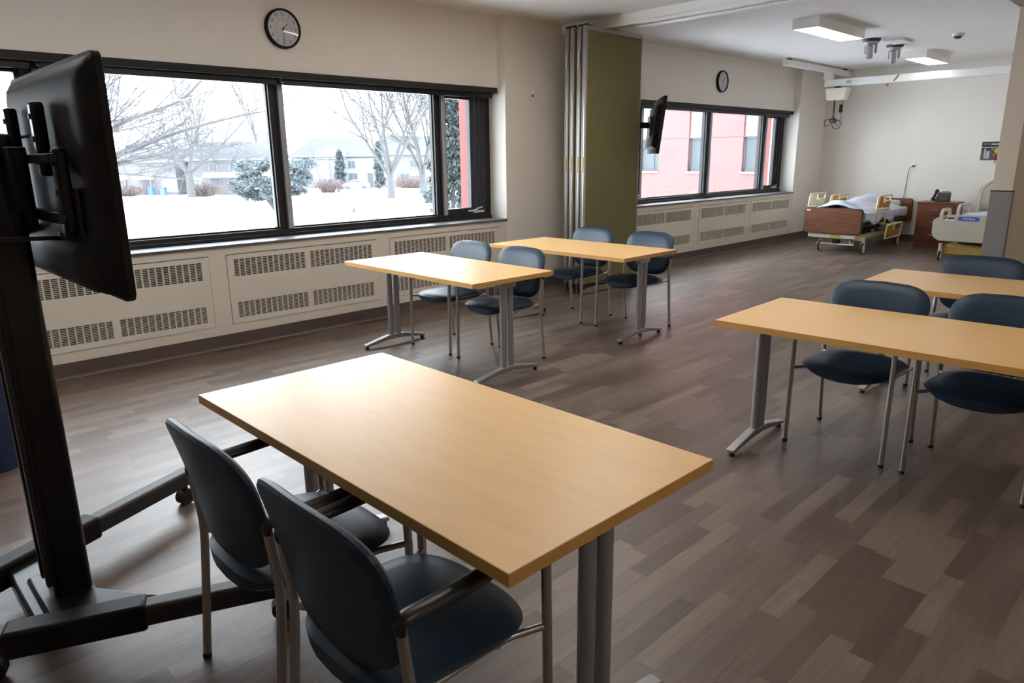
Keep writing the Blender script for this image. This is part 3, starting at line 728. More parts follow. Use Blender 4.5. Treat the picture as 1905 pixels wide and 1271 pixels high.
MB().cyl((0,0,0), (0,0,-0.03), 0.075, 0.065, 24).build('base', M_offwhite, t); MB().cyl((0,0,-0.031), (0,0,-0.06), 0.05, 0.03, 24).build('sensor_head', M_darkgrey, t)
o = MB().box(10.55, 10.95, -2.30, -2.06, HC-0.03, HC-0.001).build('ceiling_plate', M_white, bevel=0.006); tag(o, 'thin white square plate on the ceiling behind the two cameras', 'access plate')
for k, (x, y, z1, lab) in enumerate(((11.5, -1.965, 2.555, 'orange pull handle on a cord from the ceiling, the higher of the two'), (11.5, -1.855, 2.475, 'small orange pull knob on a cord from the ceiling, the lower of the two'))):
    t = thing('pull_cord', lab, 'pull cord', (x, y, z1), 0, 'pull cords')
    MB().tube([(0, 0, 0.03), (0.0, 0.0, HC-0.001-z1)], 0.0025, 6).build('cord', M_white, t)
    if k == 0: MB().tube([(0.0, 0.03, -0.02), (0, 0.0, 0.015), (0, -0.035, 0.06)], [0.012, 0.013, 0.012], 10).build('handle', M_amber, t)
    else: MB().ball((0, 0, 0.012), 0.02).build('handle', M_amber, t)

# ------------------------------------------------------------ patient lift on ceiling rails
pl = thing('ceiling_lift', 'white ceiling rail patient lift running along the far wall with a hanging cream motor box', 'patient lift', (13.0, -0.4, 2.9))
Ml = Matrix.Translation((-13.0, 0.4, -2.9))
MB().box(11.30, 13.86, -0.42, -0.34, 2.872, 2.955, Ml).build('fixed_rail', M_white, pl, bevel=0.005)
MB().box(11.40, 11.46, -0.41, -0.35, 2.955, 2.978, Ml).box(13.6, 13.66, -0.41, -0.35, 2.955, 2.978, Ml).build('hanger', M_darkgrey, pl)
MB().box(12.94, 13.03, -4.25, -0.33, 2.640, 2.755, Ml).build('cross_rail', M_white, pl, bevel=0.005)
MB().box(12.93, 13.04, -0.45, -0.31, 2.755, 2.872, Ml).box(12.93, 13.04, -4.22, -4.08, 2.755, 2.978, Ml).build('trolley', M_white, pl, bevel=0.005)
mb = MB(); mb.prism(rrect(-0.19, 0.19, -0.105, 0.105, 0.03), lambda a, b: Ml @ Vector((12.98+b*0.75, -0.56+a*0.82, 2.415)), lambda a, b: Ml @ Vector((12.98+b, -0.56+a, 2.610)))
mb.build('motor_box', M_offwhite, pl, bevel=0.008)
MB().box(12.96, 13.0, -0.60, -0.50, 2.610, 2.640, Ml).build('carriage', M_darkgrey, pl)
MB().box(12.975, 12.981, -0.535, -0.510, 2.13, 2.416, Ml).build('strap', M_rubber, pl)
mb = MB(); c = Ml @ Vector((12.98, -0.52, 2.08)); mb.ball(c, 0.045, 0.8, 1.6, 1); mb.cyl(c+Vector((0,0,0.03)), c+Vector((0,0,0.07)), 0.02)
mb.tube(smooth_path([c+Vector((0, 0.05, 0.03)), c+Vector((0, 0.14, 0.0)), c+Vector((0, 0.12, -0.09)), c+Vector((0, 0.05, -0.06))], 5), 0.007, 8)
mb.tube(smooth_path([c+Vector((0, -0.04, 0.02)), c+Vector((0, -0.15, -0.03)), c+Vector((0, -0.10, -0.13)), c+Vector((0, -0.02, -0.12)), c+Vector((0, 0.03, -0.03))], 5), 0.006, 8)
mb.build('sling_hook', M_darkgrey, pl)
MB().box(12.955, 12.995, -0.665, -0.615, 2.21, 2.34, Ml).build('handset', M_black, pl, bevel=0.008)
MB().tube(smooth_path([Ml @ Vector(p) for p in ((12.98, -0.66, 2.43), (12.98, -0.655, 2.38), (12.975, -0.64, 2.33))], 4), 0.005, 8).tube(smooth_path([Ml @ Vector(p) for p in ((12.975, -0.64, 2.22), (12.99, -0.645, 2.1), (12.985, -0.60, 2.0), (12.98, -0.55, 2.06))], 5), 0.004, 8).build('handset_cord', M_rubber, pl)
o = pl
mb = MB(); add_mesh(mb, text_mesh('V4', 0.05), Ml @ Matrix.Translation((12.9395, -0.85, 2.70)) @ Matrix.Rotation(-PI/2, 4, 'Z') @ Matrix.Rotation(PI/2, 4, 'X')); mb.bm.clear()
mb = MB(); mb.box(12.938, 12.9395, -0.78, -0.70, 2.675, 2.725, Ml); mb.build('rating_sticker', M_alu, pl)

# ------------------------------------------------------------ outlet, cord and sign on the far wall
t = thing('wall_outlet', 'white outlet on the far wall with a grey plug and cord hanging down', 'outlet', (XF-0.001, -1.628, 1.303))
MB().prism(rrect(-0.036, 0.036, -0.058, 0.058, 0.006), lambda a, b: (0, a, b), lambda a, b: (-0.006, a, b)).build('plate', M_white, t)
MB().box(-0.04, -0.006, -0.018, 0.018, -0.016, 0.014).build('plug', M_darkgrey, t, bevel=0.004)
MB().tube(smooth_path([(-0.038, 0.0, 0.0), (-0.055, 0.05, -0.06), (-0.03, 0.075, -0.25), (-0.02, 0.10, -0.62), (-0.03, 0.13, -0.95), (-0.03, 0.16, -1.17)], 6), 0.005, 8).build('cord', M_darkgrey, t)
sg = thing('instruction_board', 'small black and grey notice with a yellow pull device on the far wall', 'sign', (XF-0.001, -2.76, 1.542))
MB().box(-0.012, 0, -0.165, 0.150, -0.145, 0.145).build('panel', mat('sign_grey', (0.10, 0.09, 0.10), 0.6), sg)
MB().box(-0.014, -0.012, -0.165, 0.150, 0.065, 0.145).box(-0.014, -0.012, -0.165, 0.150, 0.012, 0.045).build('header_band', M_ink, sg)
mb = MB()
for y0, y1, z0, z1 in ((0.085, 0.130, 0.105, 0.115), (0.040, 0.075, 0.105, 0.115), (-0.13, 0.02, 0.095, 0.118), (-0.165, 0.15, 0.048, 0.062), (0.085, 0.105, -0.12, 0.04), (0.03, 0.075, -0.12, 0.0), (-0.03, 0.01, 0.022, 0.034)):
    mb.box(-0.0155, -0.014 if z0 > 0.06 else -0.012, y0, y1, z0, z1)
mb.build('printed_marks', mat('sign_white', (0.5, 0.5, 0.52), 0.6), sg)
MB().cyl((-0.012, -0.075, 0.005), (-0.04, -0.075, 0.005), 0.036, seg=20).build('yellow_disc', mat('signal_yellow', (0.62, 0.52, 0.02), 0.5), sg)
mb = MB(); mb.tube([(-0.02, -0.07, -0.01), (-0.022, -0.035, -0.075)], 0.008, 8); mb.tube([(-0.02, -0.08, -0.01), (-0.022, -0.09, -0.075)], 0.008, 8); mb.build('yellow_straps', MATS['signal_yellow'], sg)
MB().tube([(-0.02, -0.068, -0.05), (-0.022, -0.06, -0.20)], 0.006, 8).build('red_cord', mat('signal_red', (0.4, 0.03, 0.02), 0.5), sg)

# ------------------------------------------------------------ hospital bed with wooden boards
b1 = thing('hospital_bed', 'hospital bed with brown wooden boards and yellow side rails against the far wall', 'hospital bed', (12.65, -1.25, 0))
B = Matrix.Translation((-12.65, 1.25, 0))
def board(bx, y0, y1, z0, z1, nm, tagp=False):
    p = rrect(y0, y1, z0, z1, 0.05)
    q = MB().prism(p, lambda a, b: B @ Vector((bx, a, b)), lambda a, b: B @ Vector((bx+0.045, a, b))).build(nm, M_trimbrown, b1, bevel=0.006)
    p2 = rrect(y0+0.014, y1-0.014, z0+0.014, z1-0.014, 0.04)
    MB().prism(p2, lambda a, b: B @ Vector((bx-0.003, a, b)), lambda a, b: B @ Vector((bx+0.048, a, b))).build('wood_face', M_wood, q, smooth=False)
    if tagp: MB().prism(rrect(y1-0.10, y1-0.03, z1-0.055, z1-0.03, 0.01), lambda a, b: B @ Vector((bx-0.005, a, b)), lambda a, b: B @ Vector((bx-0.003, a, b))).build('tag_plate', M_offwhite, q)
board(11.56, -1.695, -0.79, 0.295, 0.698, 'footboard', True)
board(13.70, -1.74, -0.80, 0.36, 0.76, 'headboard')
mb = MB(); mb.box(11.60, 11.66, -1.60, -0.86, 0.225, 0.29, B); mb.build('foot_crossbar', M_white, b1, bevel=0.006)
MB().box(11.596, 11.6, -1.38, -1.22, 0.235, 0.28, B).build('warning_sticker', MATS['signal_yellow'], b1)
mb = MB(); mb.box(11.66, 13.66, -1.66, -1.61, 0.40, 0.46, B); mb.box(11.66, 13.66, -0.89, -0.84, 0.40, 0.46, B)
for x in (11.68, 12.3, 12.9, 13.6): mb.box(x, x+0.04, -1.61, -0.89, 0.40, 0.45, B)
mb.build('deck_frame', M_darkgrey, b1, bevel=0.006)
mb = MB(); mb.box(11.68, 13.3, -1.60, -1.54, 0.20, 0.27, B); mb.box(11.68, 13.3, -0.96, -0.90, 0.20, 0.27, B); mb.box(11.68, 11.74, -1.54, -0.96, 0.20, 0.27, B); mb.box(13.2, 13.26, -1.74, -0.96, 0.16, 0.23, B)
mb.build('base_frame', M_cream, b1, bevel=0.006)
mb = MB()
for y in (-1.55, -0.95):
    mb.beam(B @ Vector((11.9, y, 0.25)), B @ Vector((12.6, y, 0.42)), 0.03, 0.05); mb.beam(B @ Vector((12.9, y, 0.22)), B @ Vector((12.3, y, 0.42)), 0.03, 0.05)
mb.box(12.3, 12.7, -1.45, -1.15, 0.25, 0.36, B); mb.cyl(B @ Vector((12.0, -1.5, 0.33)), B @ Vector((12.9, -1.5, 0.33)), 0.025)
mb.build('lift_linkage', M_darkgrey, b1)
def caster(par, x, y, R=0.076, post=0.22, M=B, mm=None):
    c = MB()
    n = 24
    c.cyl(M @ Vector((x, y-0.014, R)), M @ Vector((x, y+0.014, R)), R, seg=n)
    w_ = c.build('caster_wheel', M_rubber, par, bevel=0.004)
    MB().cyl(M @ Vector((x, y-0.016, R)), M @ Vector((x, y+0.016, R)), R*0.82, seg=n).build('wheel_disc', M_white, w_)
    MB().cyl(M @ Vector((x, y-0.018, R)), M @ Vector((x, y+0.018, R)), R*0.2, seg=12).build('axle', M_darkgrey, w_)
    f = MB(); f.box(x-0.016, x+0.012, y-0.028, y-0.020, R-0.01, 2*R+0.03, M); f.box(x-0.016, x+0.012, y+0.020, y+0.028, R-0.01, 2*R+0.03, M); f.box(x-0.02, x+0.016, y-0.028, y+0.028, 2*R+0.018, 2*R+0.034, M)
    f.cyl(M @ Vector((x, y, 2*R+0.03)), M @ Vector((x, y, post+0.05)), 0.026, seg=16)
    f.build('caster_fork', mm or M_cream, par)
for x, y in ((11.70, -1.70), (11.70, -1.03), (13.185, -1.72), (13.185, -1.0)): caster(b1, x, y)
MB().box(11.66, 11.70, -1.72, -1.60, 0.20, 0.27, B).box(11.80, 11.83, -1.52, -1.50, 0.10, 0.2, B).build('foot_outrigger', M_cream, b1)
mb = MB(); mb.box(11.68, 11.72, -1.56, -0.98, 0.118, 0.135, B); mb.box(11.69, 11.71, -1.51, -1.49, 0.13, 0.22, B); mb.build('brake_bar', M_white, b1)
MB().box(11.68, 11.76, -1.33, -1.23, 0.12, 0.2, B).build('brake_pedal', M_rubber, b1, bevel=0.008)
def rail(par, x0, x1, y, z0, z1, nm='side_rail', skew=0.06, M=B, amber=M_amber):
    def P(a, b): return M @ Vector((x0+(x1-x0)*a+skew*b, y, z0+(z1-z0)*b))
    mb = MB(); path = [P(0.02, 0), P(0, 0.8), P(0.05, 0.96), P(0.95, 1.0), P(1.0, 0.85), P(0.93, 0)]
    mb.tube(path, 0.016, 10); mb.tube([P(0.02, 0.0), P(0.93, 0.0)], 0.014, 8); mb.tube([P(0.5, 0.35), P(0.5, 0.97)], 0.012, 8)
    r_ = mb.build(nm, M_cream if amber is not M_paleyellow else M_paleyellow, par)
    mb = MB()
    for a0, a1, q0, q1 in ((0.08, 0.40, 0.15, 0.92), (0.40, 0.62, 0.15, 0.5), (0.60, 0.90, 0.1, 0.60)):
        pts = [P(a0, q0), P(a1, q0), P(a1, q1), P(a0, q1)]
        v0 = [mb.bm.verts.new(p+Vector((0, -0.012, 0))) for p in pts]; v1 = [mb.bm.verts.new(p+Vector((0, 0.012, 0))) for p in pts]
        mb.bm.faces.new(v0[::-1]); mb.bm.faces.new(v1)
        for i in range(4): mb.bm.faces.new((v0[i], v0[(i+1) % 4], v1[(i+1) % 4], v1[i]))
    mb.build('rail_panel', amber, r_, bevel=0.004)
    return r_
rail(b1, 12.00, 12.56, -1.735, 0.655, 0.875)
rail(b1, 12.25, 12.96, -1.82, 0.20, 0.415, amber=M_amber)
rail(b1, 11.66, 12.26, -0.80, 0.70, 0.90, amber=M_cream)
rail(b1, 12.50, 13.24, -0.80, 0.66, 0.845)
mb = MB()
for x in (12.05, 12.45): mb.tube([B @ Vector((x, -1.735, 0.66)), B @ Vector((x-0.02, -1.74, 0.45)), B @ Vector((x-0.02, -1.64, 0.42))], 0.012, 8)
for x in (12.4, 12.8): mb.tube([B @ Vector((x, -1.82, 0.41)), B @ Vector((x, -1.64, 0.43))], 0.012, 8)
for x in (11.75, 12.1, 12.6, 13.1): mb.tube([B @ Vector((x, -0.80, 0.70)), B @ Vector((x, -0.80, 0.45)), B @ Vector((x, -0.86, 0.42))], 0.012, 8)
mb.build('rail_arms', M_cream, b1)
MB().prism(rrect(-1.68, -0.84, 0.47, 0.625, 0.03), lambda a, b: B @ Vector((11.64, a, b)), lambda a, b: B @ Vector((13.68, a, b))).build('mattress', M_mattress, b1, bevel=0.02, seg=3)
# person under the sheet
pr_ = thing('person', 'person lying on their back in the wooden bed, covered by a white sheet', 'person', (13.02, -1.25, 0.615))
pr_.scale = (1, 1, 0.8)
mb = MB()
prof = [(-1.10, 0.05, 0.06, 0.08), (-1.0, 0.10, 0.07, 0.10), (-0.8, 0.11, 0.07, 0.10), (-0.5, 0.15, 0.075, 0.10), (-0.25, 0.18, 0.09, 0.11), (-0.05, 0.20, 0.10, 0.12), (0.08, 0.20, 0.10, 0.12), (0.16, 0.13, 0.07, 0.12), (0.20, 0.055, 0.05, 0.13), (0.25, 0.055, 0.055, 0.14), (0.29, 0.075, 0.085, 0.15), (0.36, 0.085, 0.10, 0.15), (0.43, 0.07, 0.085, 0.15), (0.47, 0.03, 0.03, 0.15)]
rings = [[mb.bm.verts.new((x, ry*math.cos(2*PI*k/20), zc + rz*math.sin(2*PI*k/20))) for k in range(20)] for x, ry, rz, zc in prof]
for a, b in zip(rings[:-1], rings[1:]):
    for k in range(20): mb.bm.faces.new((a[k], a[(k+1) % 20], b[(k+1) % 20], b[k]))
mb.bm.faces.new(rings[0]); mb.bm.faces.new(rings[-1][::-1])
mb.tube([(0.335, 0, 0.235), (0.36, 0, 0.262), (0.375, 0, 0.245)], [0.014, 0.013, 0.008], 8)
for s_ in (-1, 1):
    mb.ball((0.37, s_*0.030, 0.238), 0.012, 1, 1.3, 0.6, 10, 6); mb.ball((0.355, s_*0.087, 0.155), 0.018, 1.4, 0.5, 1.0, 10, 6)
mb.ball((0.318, 0, 0.232), 0.012, 0.6, 2.0, 0.6, 10, 6)
mb.build('body', M_skin, pr_)
MB().ball((0.405, 0, 0.140), 0.102, 0.80, 0.98, 0.98, 18, 12).build('hair', M_hair, pr_)
o = MB().prism(rrect(-0.32, 0.32, -0.055, 0.055, 0.05), lambda a, b: (13.24, -1.26+a, 0.682+b), lambda a, b: (13.62, -1.26+a, 0.682+b)).build('pillow', M_mattress, bevel=0.03, seg=3)
tag(o, 'white pillow at the headboard of the wooden bed', 'pillow')
def sheet(u, v):
    x = 11.64 + 1.62*u; y = -1.745 + 0.94*v
    xc = (x-11.64)
    g = lambda c, s: math.exp(-((xc-c)/s)**2)
    body = math.exp(-((y+1.25)/0.30)**2)
    h = 0.640 + body*(0.150*g(0.12, 0.20) + 0.095*g(0.50, 0.28) + 0.165*g(1.02, 0.34) + 0.175*g(1.48, 0.24))
    h += 0.012*math.sin(x*21+y*9)*math.sin(y*17-x*6) + 0.006*math.sin(x*47+y*31)
    if v < 0.10: h = 0.645 - (0.10-v)/0.10*(0.165+0.04*math.sin(x*9)) ; y = -1.700 - (0.02+0.012*math.sin(x*30))
    if v > 0.93: h = 0.645 - (v-0.93)/0.07*0.10; y = -0.825
    return (x, y, h)
o = MB().grid(sheet, 90, 60).build('bed_sheet', M_linen, solid=0.006); tag(o, 'white sheet draped over the person in the wooden bed', 'sheet')

# ------------------------------------------------------------ dresser and telephone
ds = thing('dresser', 'reddish brown wooden dresser with drawers standing between the two hospital beds', 'dresser', (13.29, -2.28, 0))
D = Matrix.Translation((-13.29, 2.28, 0))
mb = MB(); mb.box(13.06, 13.54, -2.545, -2.01, 0.0, 0.725, D); mb.build('carcass', M_cherry, ds, bevel=0.003)
MB().box(13.03, 13.56, -2.56, -1.995, 0.725, 0.745, D).build('top', M_cherry, ds, bevel=0.004)
for z0, z1 in ((0.54, 0.72), (0.33, 0.535), (0.12, 0.325)):
    d_ = MB().box(13.038, 13.06, -2.54, -2.015, z0, z1, D).build('drawer', M_cherry, ds, bevel=0.002)
    MB().tube([D @ Vector((13.038, -2.225, (z0+z1)/2)), D @ Vector((13.018, -2.225, (z0+z1)/2)), D @ Vector((13.018, -2.325, (z0+z1)/2)), D @ Vector((13.038, -2.325, (z0+z1)/2))], 0.005, 8).build('handle', M_alu, d_)
ph = thing('desk_telephone', 'dark grey desk telephone with display standing on the dresser', 'telephone', (13.30, -2.27, 0.745))
mb = MB(); mb.prism([(-0.10, 0), (0.09, 0), (0.09, 0.14), (0.06, 0.15), (-0.10, 0.025)], lambda a, b: (a, -0.12, b), lambda a, b: (a, 0.06, b)); mb.build('body', M_darkgrey, ph, bevel=0.004)
MB().box(-0.03, 0.02, -0.10, 0.02, 0.0, 0.06, Matrix.Translation((0.06, -0.01, 0.10)) @ Matrix.Rotation(math.radians(25), 4, 'Y')).build('display', mat('phone_screen', (0.16, 0.17, 0.19), 0.3), ph)
mb = MB(); mb.tube(smooth_path([(-0.10, 0.085, 0.05), (-0.03, 0.085, 0.10), (0.06, 0.085, 0.17)], 5), 0.022, 10); mb.ball((-0.10, 0.085, 0.045), 0.032); mb.ball((0.06, 0.085, 0.165), 0.032); mb.build('handset', M_black, ph)
mb = MB()
for i in range(4):
    for j in range(3): mb.box(-0.07+i*0.03, -0.05+i*0.03, -0.09+j*0.035, -0.07+j*0.035, 0.045+i*0.021, 0.052+i*0.021)
mb.build('keypad', MATS['camera_grey'], ph)

# ------------------------------------------------------------ second hospital bed, moulded beige plastic
b2 = thing('hospital_bed', 'beige plastic hospital bed with a blue label, half hidden behind the grey corner guard', 'hospital bed', (12.6, -3.15, 0))
B2 = Matrix.Translation((-12.6, 3.15, 0))
y0, y1 = -3.64, -2.66
def fb_outline():
    p = []
    p += [(y1-0.30+0.30*math.cos(a), 0.555+0.115*math.sin(a)) for a in [i*PI/2/8 for i in range(9)]]
    p += [(y0+0.30-0.30*math.cos(a), 0.555+0.115*math.sin(a)) for a in [PI/2-i*PI/2/8 for i in range(9)]]
    p += [(y0+0.01, 0.40), (y0+0.03, 0.34), (y0+0.10, 0.295), (y1-0.10, 0.295), (y1-0.03, 0.34), (y1-0.005, 0.40)]
    return p
def with_holes(mb, outer, holes, x0, x1, M):
    bm2 = bmesh.new(); ed = []
    for loop in [outer]+holes:
        vs2 = [bm2.verts.new((0, a, b)) for a, b in loop]
        ed += [bm2.edges.new((vs2[i], vs2[(i+1) % len(vs2)])) for i in range(len(vs2))]
    bmesh.ops.triangle_fill(bm2, use_beauty=True, edges=ed)
    r = bmesh.ops.extrude_face_region(bm2, geom=list(bm2.faces))
    for g_ in r['geom']:
        if isinstance(g_, bmesh.types.BMVert): g_.co.x = x1-x0
    bmesh.ops.translate(bm2, verts=bm2.verts, vec=(x0, 0, 0))
    me = bpy.data.meshes.new('tmp'); bm2.to_mesh(me); bm2.free(); add_mesh(mb, me, M)
    return mb
holes = [rrect(-2.93, -2.79, 0.585, 0.640, 0.02, 4), rrect(-3.49, -3.33, 0.585, 0.640, 0.02, 4)]
f2 = with_holes(MB(), fb_outline(), holes, 11.60, 11.66, B2).build('footboard', M_bedbeige, b2, bevel=0.010, seg=3)
lb = MB().prism(rrect(-3.24, -2.975, 0.588, 0.650, 0.022), lambda a, b: B2 @ Vector((11.5985, a, b)), lambda a, b: B2 @ Vector((11.6005, a, b))).build('blue_label', M_blue, f2)
mb = MB(); add_mesh(mb, text_mesh('Hill-Rom', 0.042), B2 @ Matrix.Translation((11.598, -3.11, 0.620)) @ Matrix.Rotation(-PI/2, 4, 'Z') @ Matrix.Rotation(PI/2, 4, 'X'))
mb.build('label_lettering', M_white, f2, smooth=False)
def moulded(x0, x1, y, z0, z1, nm):
    o_ = rrect(x0, x1, z0, z1, min(0.12, (z1-z0)*0.45), 6); h_ = rrect(x0+0.07, x1-0.07, (z0+z1)/2+0.0, z1-0.045, 0.03, 5)
    mb = MB(); Mr = B2 @ Matrix.Translation((0, y, 0)) @ Matrix.Rotation(PI/2, 4, 'Z') @ Matrix.Scale(-1, 4, (0, 1, 0)) if False else None
    bm2 = MB(); with_holes(bm2, o_, [h_], 0, 0.035, Matrix(((0,1,0,0),(1,0,0,0),(0,0,1,0),(0,0,0,1))))
    for v in bm2.bm.verts: v.co = B2 @ Vector((v.co.x, y+v.co.y, v.co.z))
    return bm2.build(nm, M_bedbeige, b2, bevel=0.006)
moulded(11.74, 12.20, -2.735, 0.42, 0.735, 'side_rail'); moulded(12.32, 13.00, -2.80, 0.42, 0.775, 'side_rail')
moulded(11.74, 12.20, -3.62, 0.42, 0.735, 'side_rail'); moulded(12.32, 13.00, -3.56, 0.42, 0.775, 'side_rail')
MB().prism(rrect(-3.58, -2.72, 0.42, 1.02, 0.10), lambda a, b: B2 @ Vector((13.62, a, b)), lambda a, b: B2 @ Vector((13.67, a, b))).build('headboard', M_bedbeige, b2, bevel=0.008)
MB().tube(smooth_path([B2 @ Vector(p) for p in ((13.20, -2.84, 0.60), (13.22, -2.84, 0.80), (13.28, -2.86, 0.98), (13.40, -2.92, 1.06), (13.5, -2.98, 1.07))], 6), 0.022, 10).build('assist_handle', M_bedbeige, b2)
MB().prism(rrect(-3.56, -2.78, 0.44, 0.60, 0.04), lambda a, b: B2 @ Vector((11.70, a, b)), lambda a, b: B2 @ Vector((13.6, a, b))).build('mattress', M_mattress, b2, bevel=0.02)
mb = MB(); mb.box(11.72, 13.5, -3.50, -2.80, 0.36, 0.43, B2); mb.build('deck', M_darkgrey, b2)
mb = MB(); mb.box(11.72, 12.35, -3.52, -2.80, 0.085, 0.235, B2); mb.box(12.9, 13.5, -3.52, -2.80, 0.085, 0.235, B2); mb.box(12.35, 12.9, -3.5, -2.95, 0.10, 0.18, B2)
mb.build('base_cover', mat('ochre_plastic', (0.42, 0.27, 0.06), 0.45), b2, bevel=0.03, seg=3)
MB().box(11.9, 12.0, -3.35, -2.95, 0.235, 0.36, B2).box(13.1, 13.2, -3.35, -2.95, 0.235, 0.36, B2).build('lift_column', M_rubber, b2)
for x, y in ((11.70, -2.78), (11.70, -3.52), (13.45, -2.78), (13.45, -3.52)): caster(b2, x, y, 0.06, 0.2, B2, M_bedbeige)
def quilt(u, v):
    x = 11.72+1.2*u; y = -3.60+0.82*v
    h = 0.615 + 0.075*math.exp(-((y+3.22)/0.2)**2)*(0.6+0.4*math.sin(x*4)) + 0.008*math.sin(x*25+y*14)
    if v < 0.04: y, h = -3.58, 0.52
    if v > 0.96: y, h = -2.785, 0.56
    return (x, y, h)
o = MB().grid(quilt, 50, 40).build('blanket', M_linen, solid=0.006); tag(o, 'pale blue white blanket heaped on the beige plastic bed', 'blanket')

# ============================================================ OUTSIDE
GZ = -3.5
rnd = random.Random(7)
def ground(u, v):
    x = -60+240*u; y = 0.82+180*v
    return (x, y, GZ + 0.06*math.sin(x*0.21+y*0.13)+0.05*math.sin(x*0.07-y*0.31))
struct(MB().grid(ground, 90, 70).build('floor_outside', M_snow))
# neighbouring wing of the building, seen through the far window
WX = 26.0
mb = MB(); mb.box(WX+0.25, WX+12, 0.56, 22.5, GZ, 11); mb.box(WX, WX+0.25, 0.56, 22.5, GZ, 0.80); mb.box(WX, WX+0.25, 0.56, 22.5, 3.75, 11)
ws = [(2.34+2.39*k, 3.32+2.39*k) for k in range(8)]; e = [0.56] + [q for p in ws for q in p] + [22.5]
for i in range(0, len(e), 2): mb.box(WX, WX+0.25, e[i], e[i+1], 0.80, 3.75)
wing = mb.build('building_wing', M_redwall, smooth=False)
tag(wing, 'coral coloured wing of the building with narrow windows, filling the far window', 'building')
mb = MB(); mb.box(WX-0.006, WX, 0.56, 22.5, 2.17, 2.20); mb.build('wall_joint', M_joint, wing, smooth=False)
for a, b in ws:
    f = MB().box(WX+0.10, WX+0.20, a, b, 2.20, 3.75).build('white_panel', M_whitewood, wing, smooth=False)
    mb = MB(); mb.box(WX+0.12, WX+0.18, a, a+0.07, 0.88, 2.20); mb.box(WX+0.12, WX+0.18, b-0.07, b, 0.88, 2.20); mb.box(WX+0.12, WX+0.18, a, b, 2.12, 2.20); mb.box(WX+0.12, WX+0.18, a, b, 0.88, 0.96)
    mb.box(WX+0.12, WX+0.18, a+0.30, a+0.36, 0.96, 2.12)
    f = mb.build('window', mat('wing_frame', (0.045, 0.050, 0.055), 0.6), wing, smooth=False)
    MB().box(WX+0.15, WX+0.16, a+0.07, b-0.07, 0.96, 2.12).build('pane', mat('wing_pane', (0.060, 0.074, 0.080), 0.6, spec=0.2), f, smooth=False)
    MB().box(WX-0.05, WX+0.14, a-0.02, b+0.02, 0.80, 0.88).build('sill', M_whitewood, wing, smooth=False)

# bare trees
def bare_tree(name, loc, h, r0, label, seed, lean=(0, 0), first=0.25, levels=5, spread=0.55, group='bare winter trees', nb=(3, 5), m=None, fork=0, limbs=None):
    R_ = random.Random(seed); mb = MB()
    def grow(p, d, ln, r, lev):
        n = 4 if lev < 3 else 3
        pts, rs = [p], [r]; q = p.copy(); dd = d.copy()
        for i in range(n):
            dd = (dd + Vector((R_.uniform(-1, 1), R_.uniform(-1, 1), R_.uniform(-0.5, 0.9)))*0.13).normalized()
            q = q + dd*ln/n; pts.append(q.copy()); rs.append(r*(1-0.5*(i+1)/n))
        mb.tube(pts, rs, 7 if lev < 2 else (5 if lev < 3 else 3), caps=lev < 1)
        if lev >= levels: return
        k = R_.randint(*nb)
        for i in range(k):
            f = R_.uniform(0.35, 1.0) if lev > 0 else R_.uniform(first, 1.0)
            j = min(n-1, int(f*n)); pp = pts[j].lerp(pts[j+1], f*n-j)
            rr = rs[j]*0.62
            az = 2*PI*(i/k) + R_.uniform(-0.5, 0.5); sp = spread*R_.uniform(0.7, 1.35)
            ax = dd.cross(Vector((math.cos(az), math.sin(az), 0.1))).normalized()
            nd = (Quaternion(ax, sp) @ dd).normalized()
            grow(pp, nd, ln*R_.uniform(0.55, 0.78), rr, lev+1)
        grow(pts[-1], dd, ln*0.7, rs[-1], lev+1)
    if limbs:
        for pts, ra, rb in limbs:
            pts = smooth_path([Vector(p)-Vector(loc) for p in pts], 4); n = len(pts)
            rs = [ra+(rb-ra)*i/(n-1) for i in range(n)]; mb.tube(pts, rs, 8)
            if rb > 0.12: continue
            for i in range(2, n):
                for k in range(1):
                    d = (pts[i]-pts[i-1]).normalized(); az = R_.uniform(0, 2*PI)
                    ax = d.cross(Vector((math.cos(az), math.sin(az), 0.2))).normalized()
                    grow(pts[i], (Quaternion(ax, spread*R_.uniform(0.6, 1.2)) @ d).normalized(), h*R_.uniform(0.10, 0.19), rs[i]*0.42, 3)
    elif fork:
        top = Vector((lean[0]*fork, lean[1]*fork, fork)); mb.tube([(0, 0, -0.2), top*0.5+Vector((0.05, 0, 0)), top], [r0*1.15, r0, r0*0.92], 10)
        k = R_.randint(4, 5)
        for i in range(k):
            az = 2*PI*i/k + R_.uniform(-0.4, 0.4); sp = spread*R_.uniform(0.45, 1.0)
            ax = Vector((math.cos(az), math.sin(az), 0))
            grow(top-Vector((0, 0, 0.25)), (Quaternion(ax, sp) @ Vector((lean[0], lean[1], 1)).normalized()), h*R_.uniform(0.30, 0.40), r0*R_.uniform(0.42, 0.60), 1)
    else:
        grow(Vector((0, 0, -0.15)), Vector((lean[0], lean[1], 1)).normalized(), h*0.36, r0, 0)
    o = mb.build(name, m or M_bark); o.location = loc
    return tag(o, label, 'tree', group)
bare_tree('bare_tree', (53.5, 70.8, GZ), 25, 0.46, 'large bare tree in the right half of the lawn window, left of the benches', 11, spread=0.62, nb=(4, 5), fork=3.0, lean=(-0.03, 0))
bare_tree('bare_tree', (61.0, 74.0, GZ), 25, 0.50, 'bare tree closest to the right mullion of the lawn window', 23, spread=0.50, nb=(4, 5), fork=2.9)
bare_tree('bare_tree', (38.5, 97.3, GZ), 18, 0.50, 'bare tree standing in front of the bay window house in the left lawn pane', 6, spread=0.95, nb=(4, 5), fork=3.4)
bare_tree('bare_tree', (0.9, 13.5, GZ), 17, 0.50, 'big near bare tree with a thick trunk seen in the leftmost pane', 41, lean=(-0.10, 0.0), first=0.6, spread=0.7, nb=(3, 4))
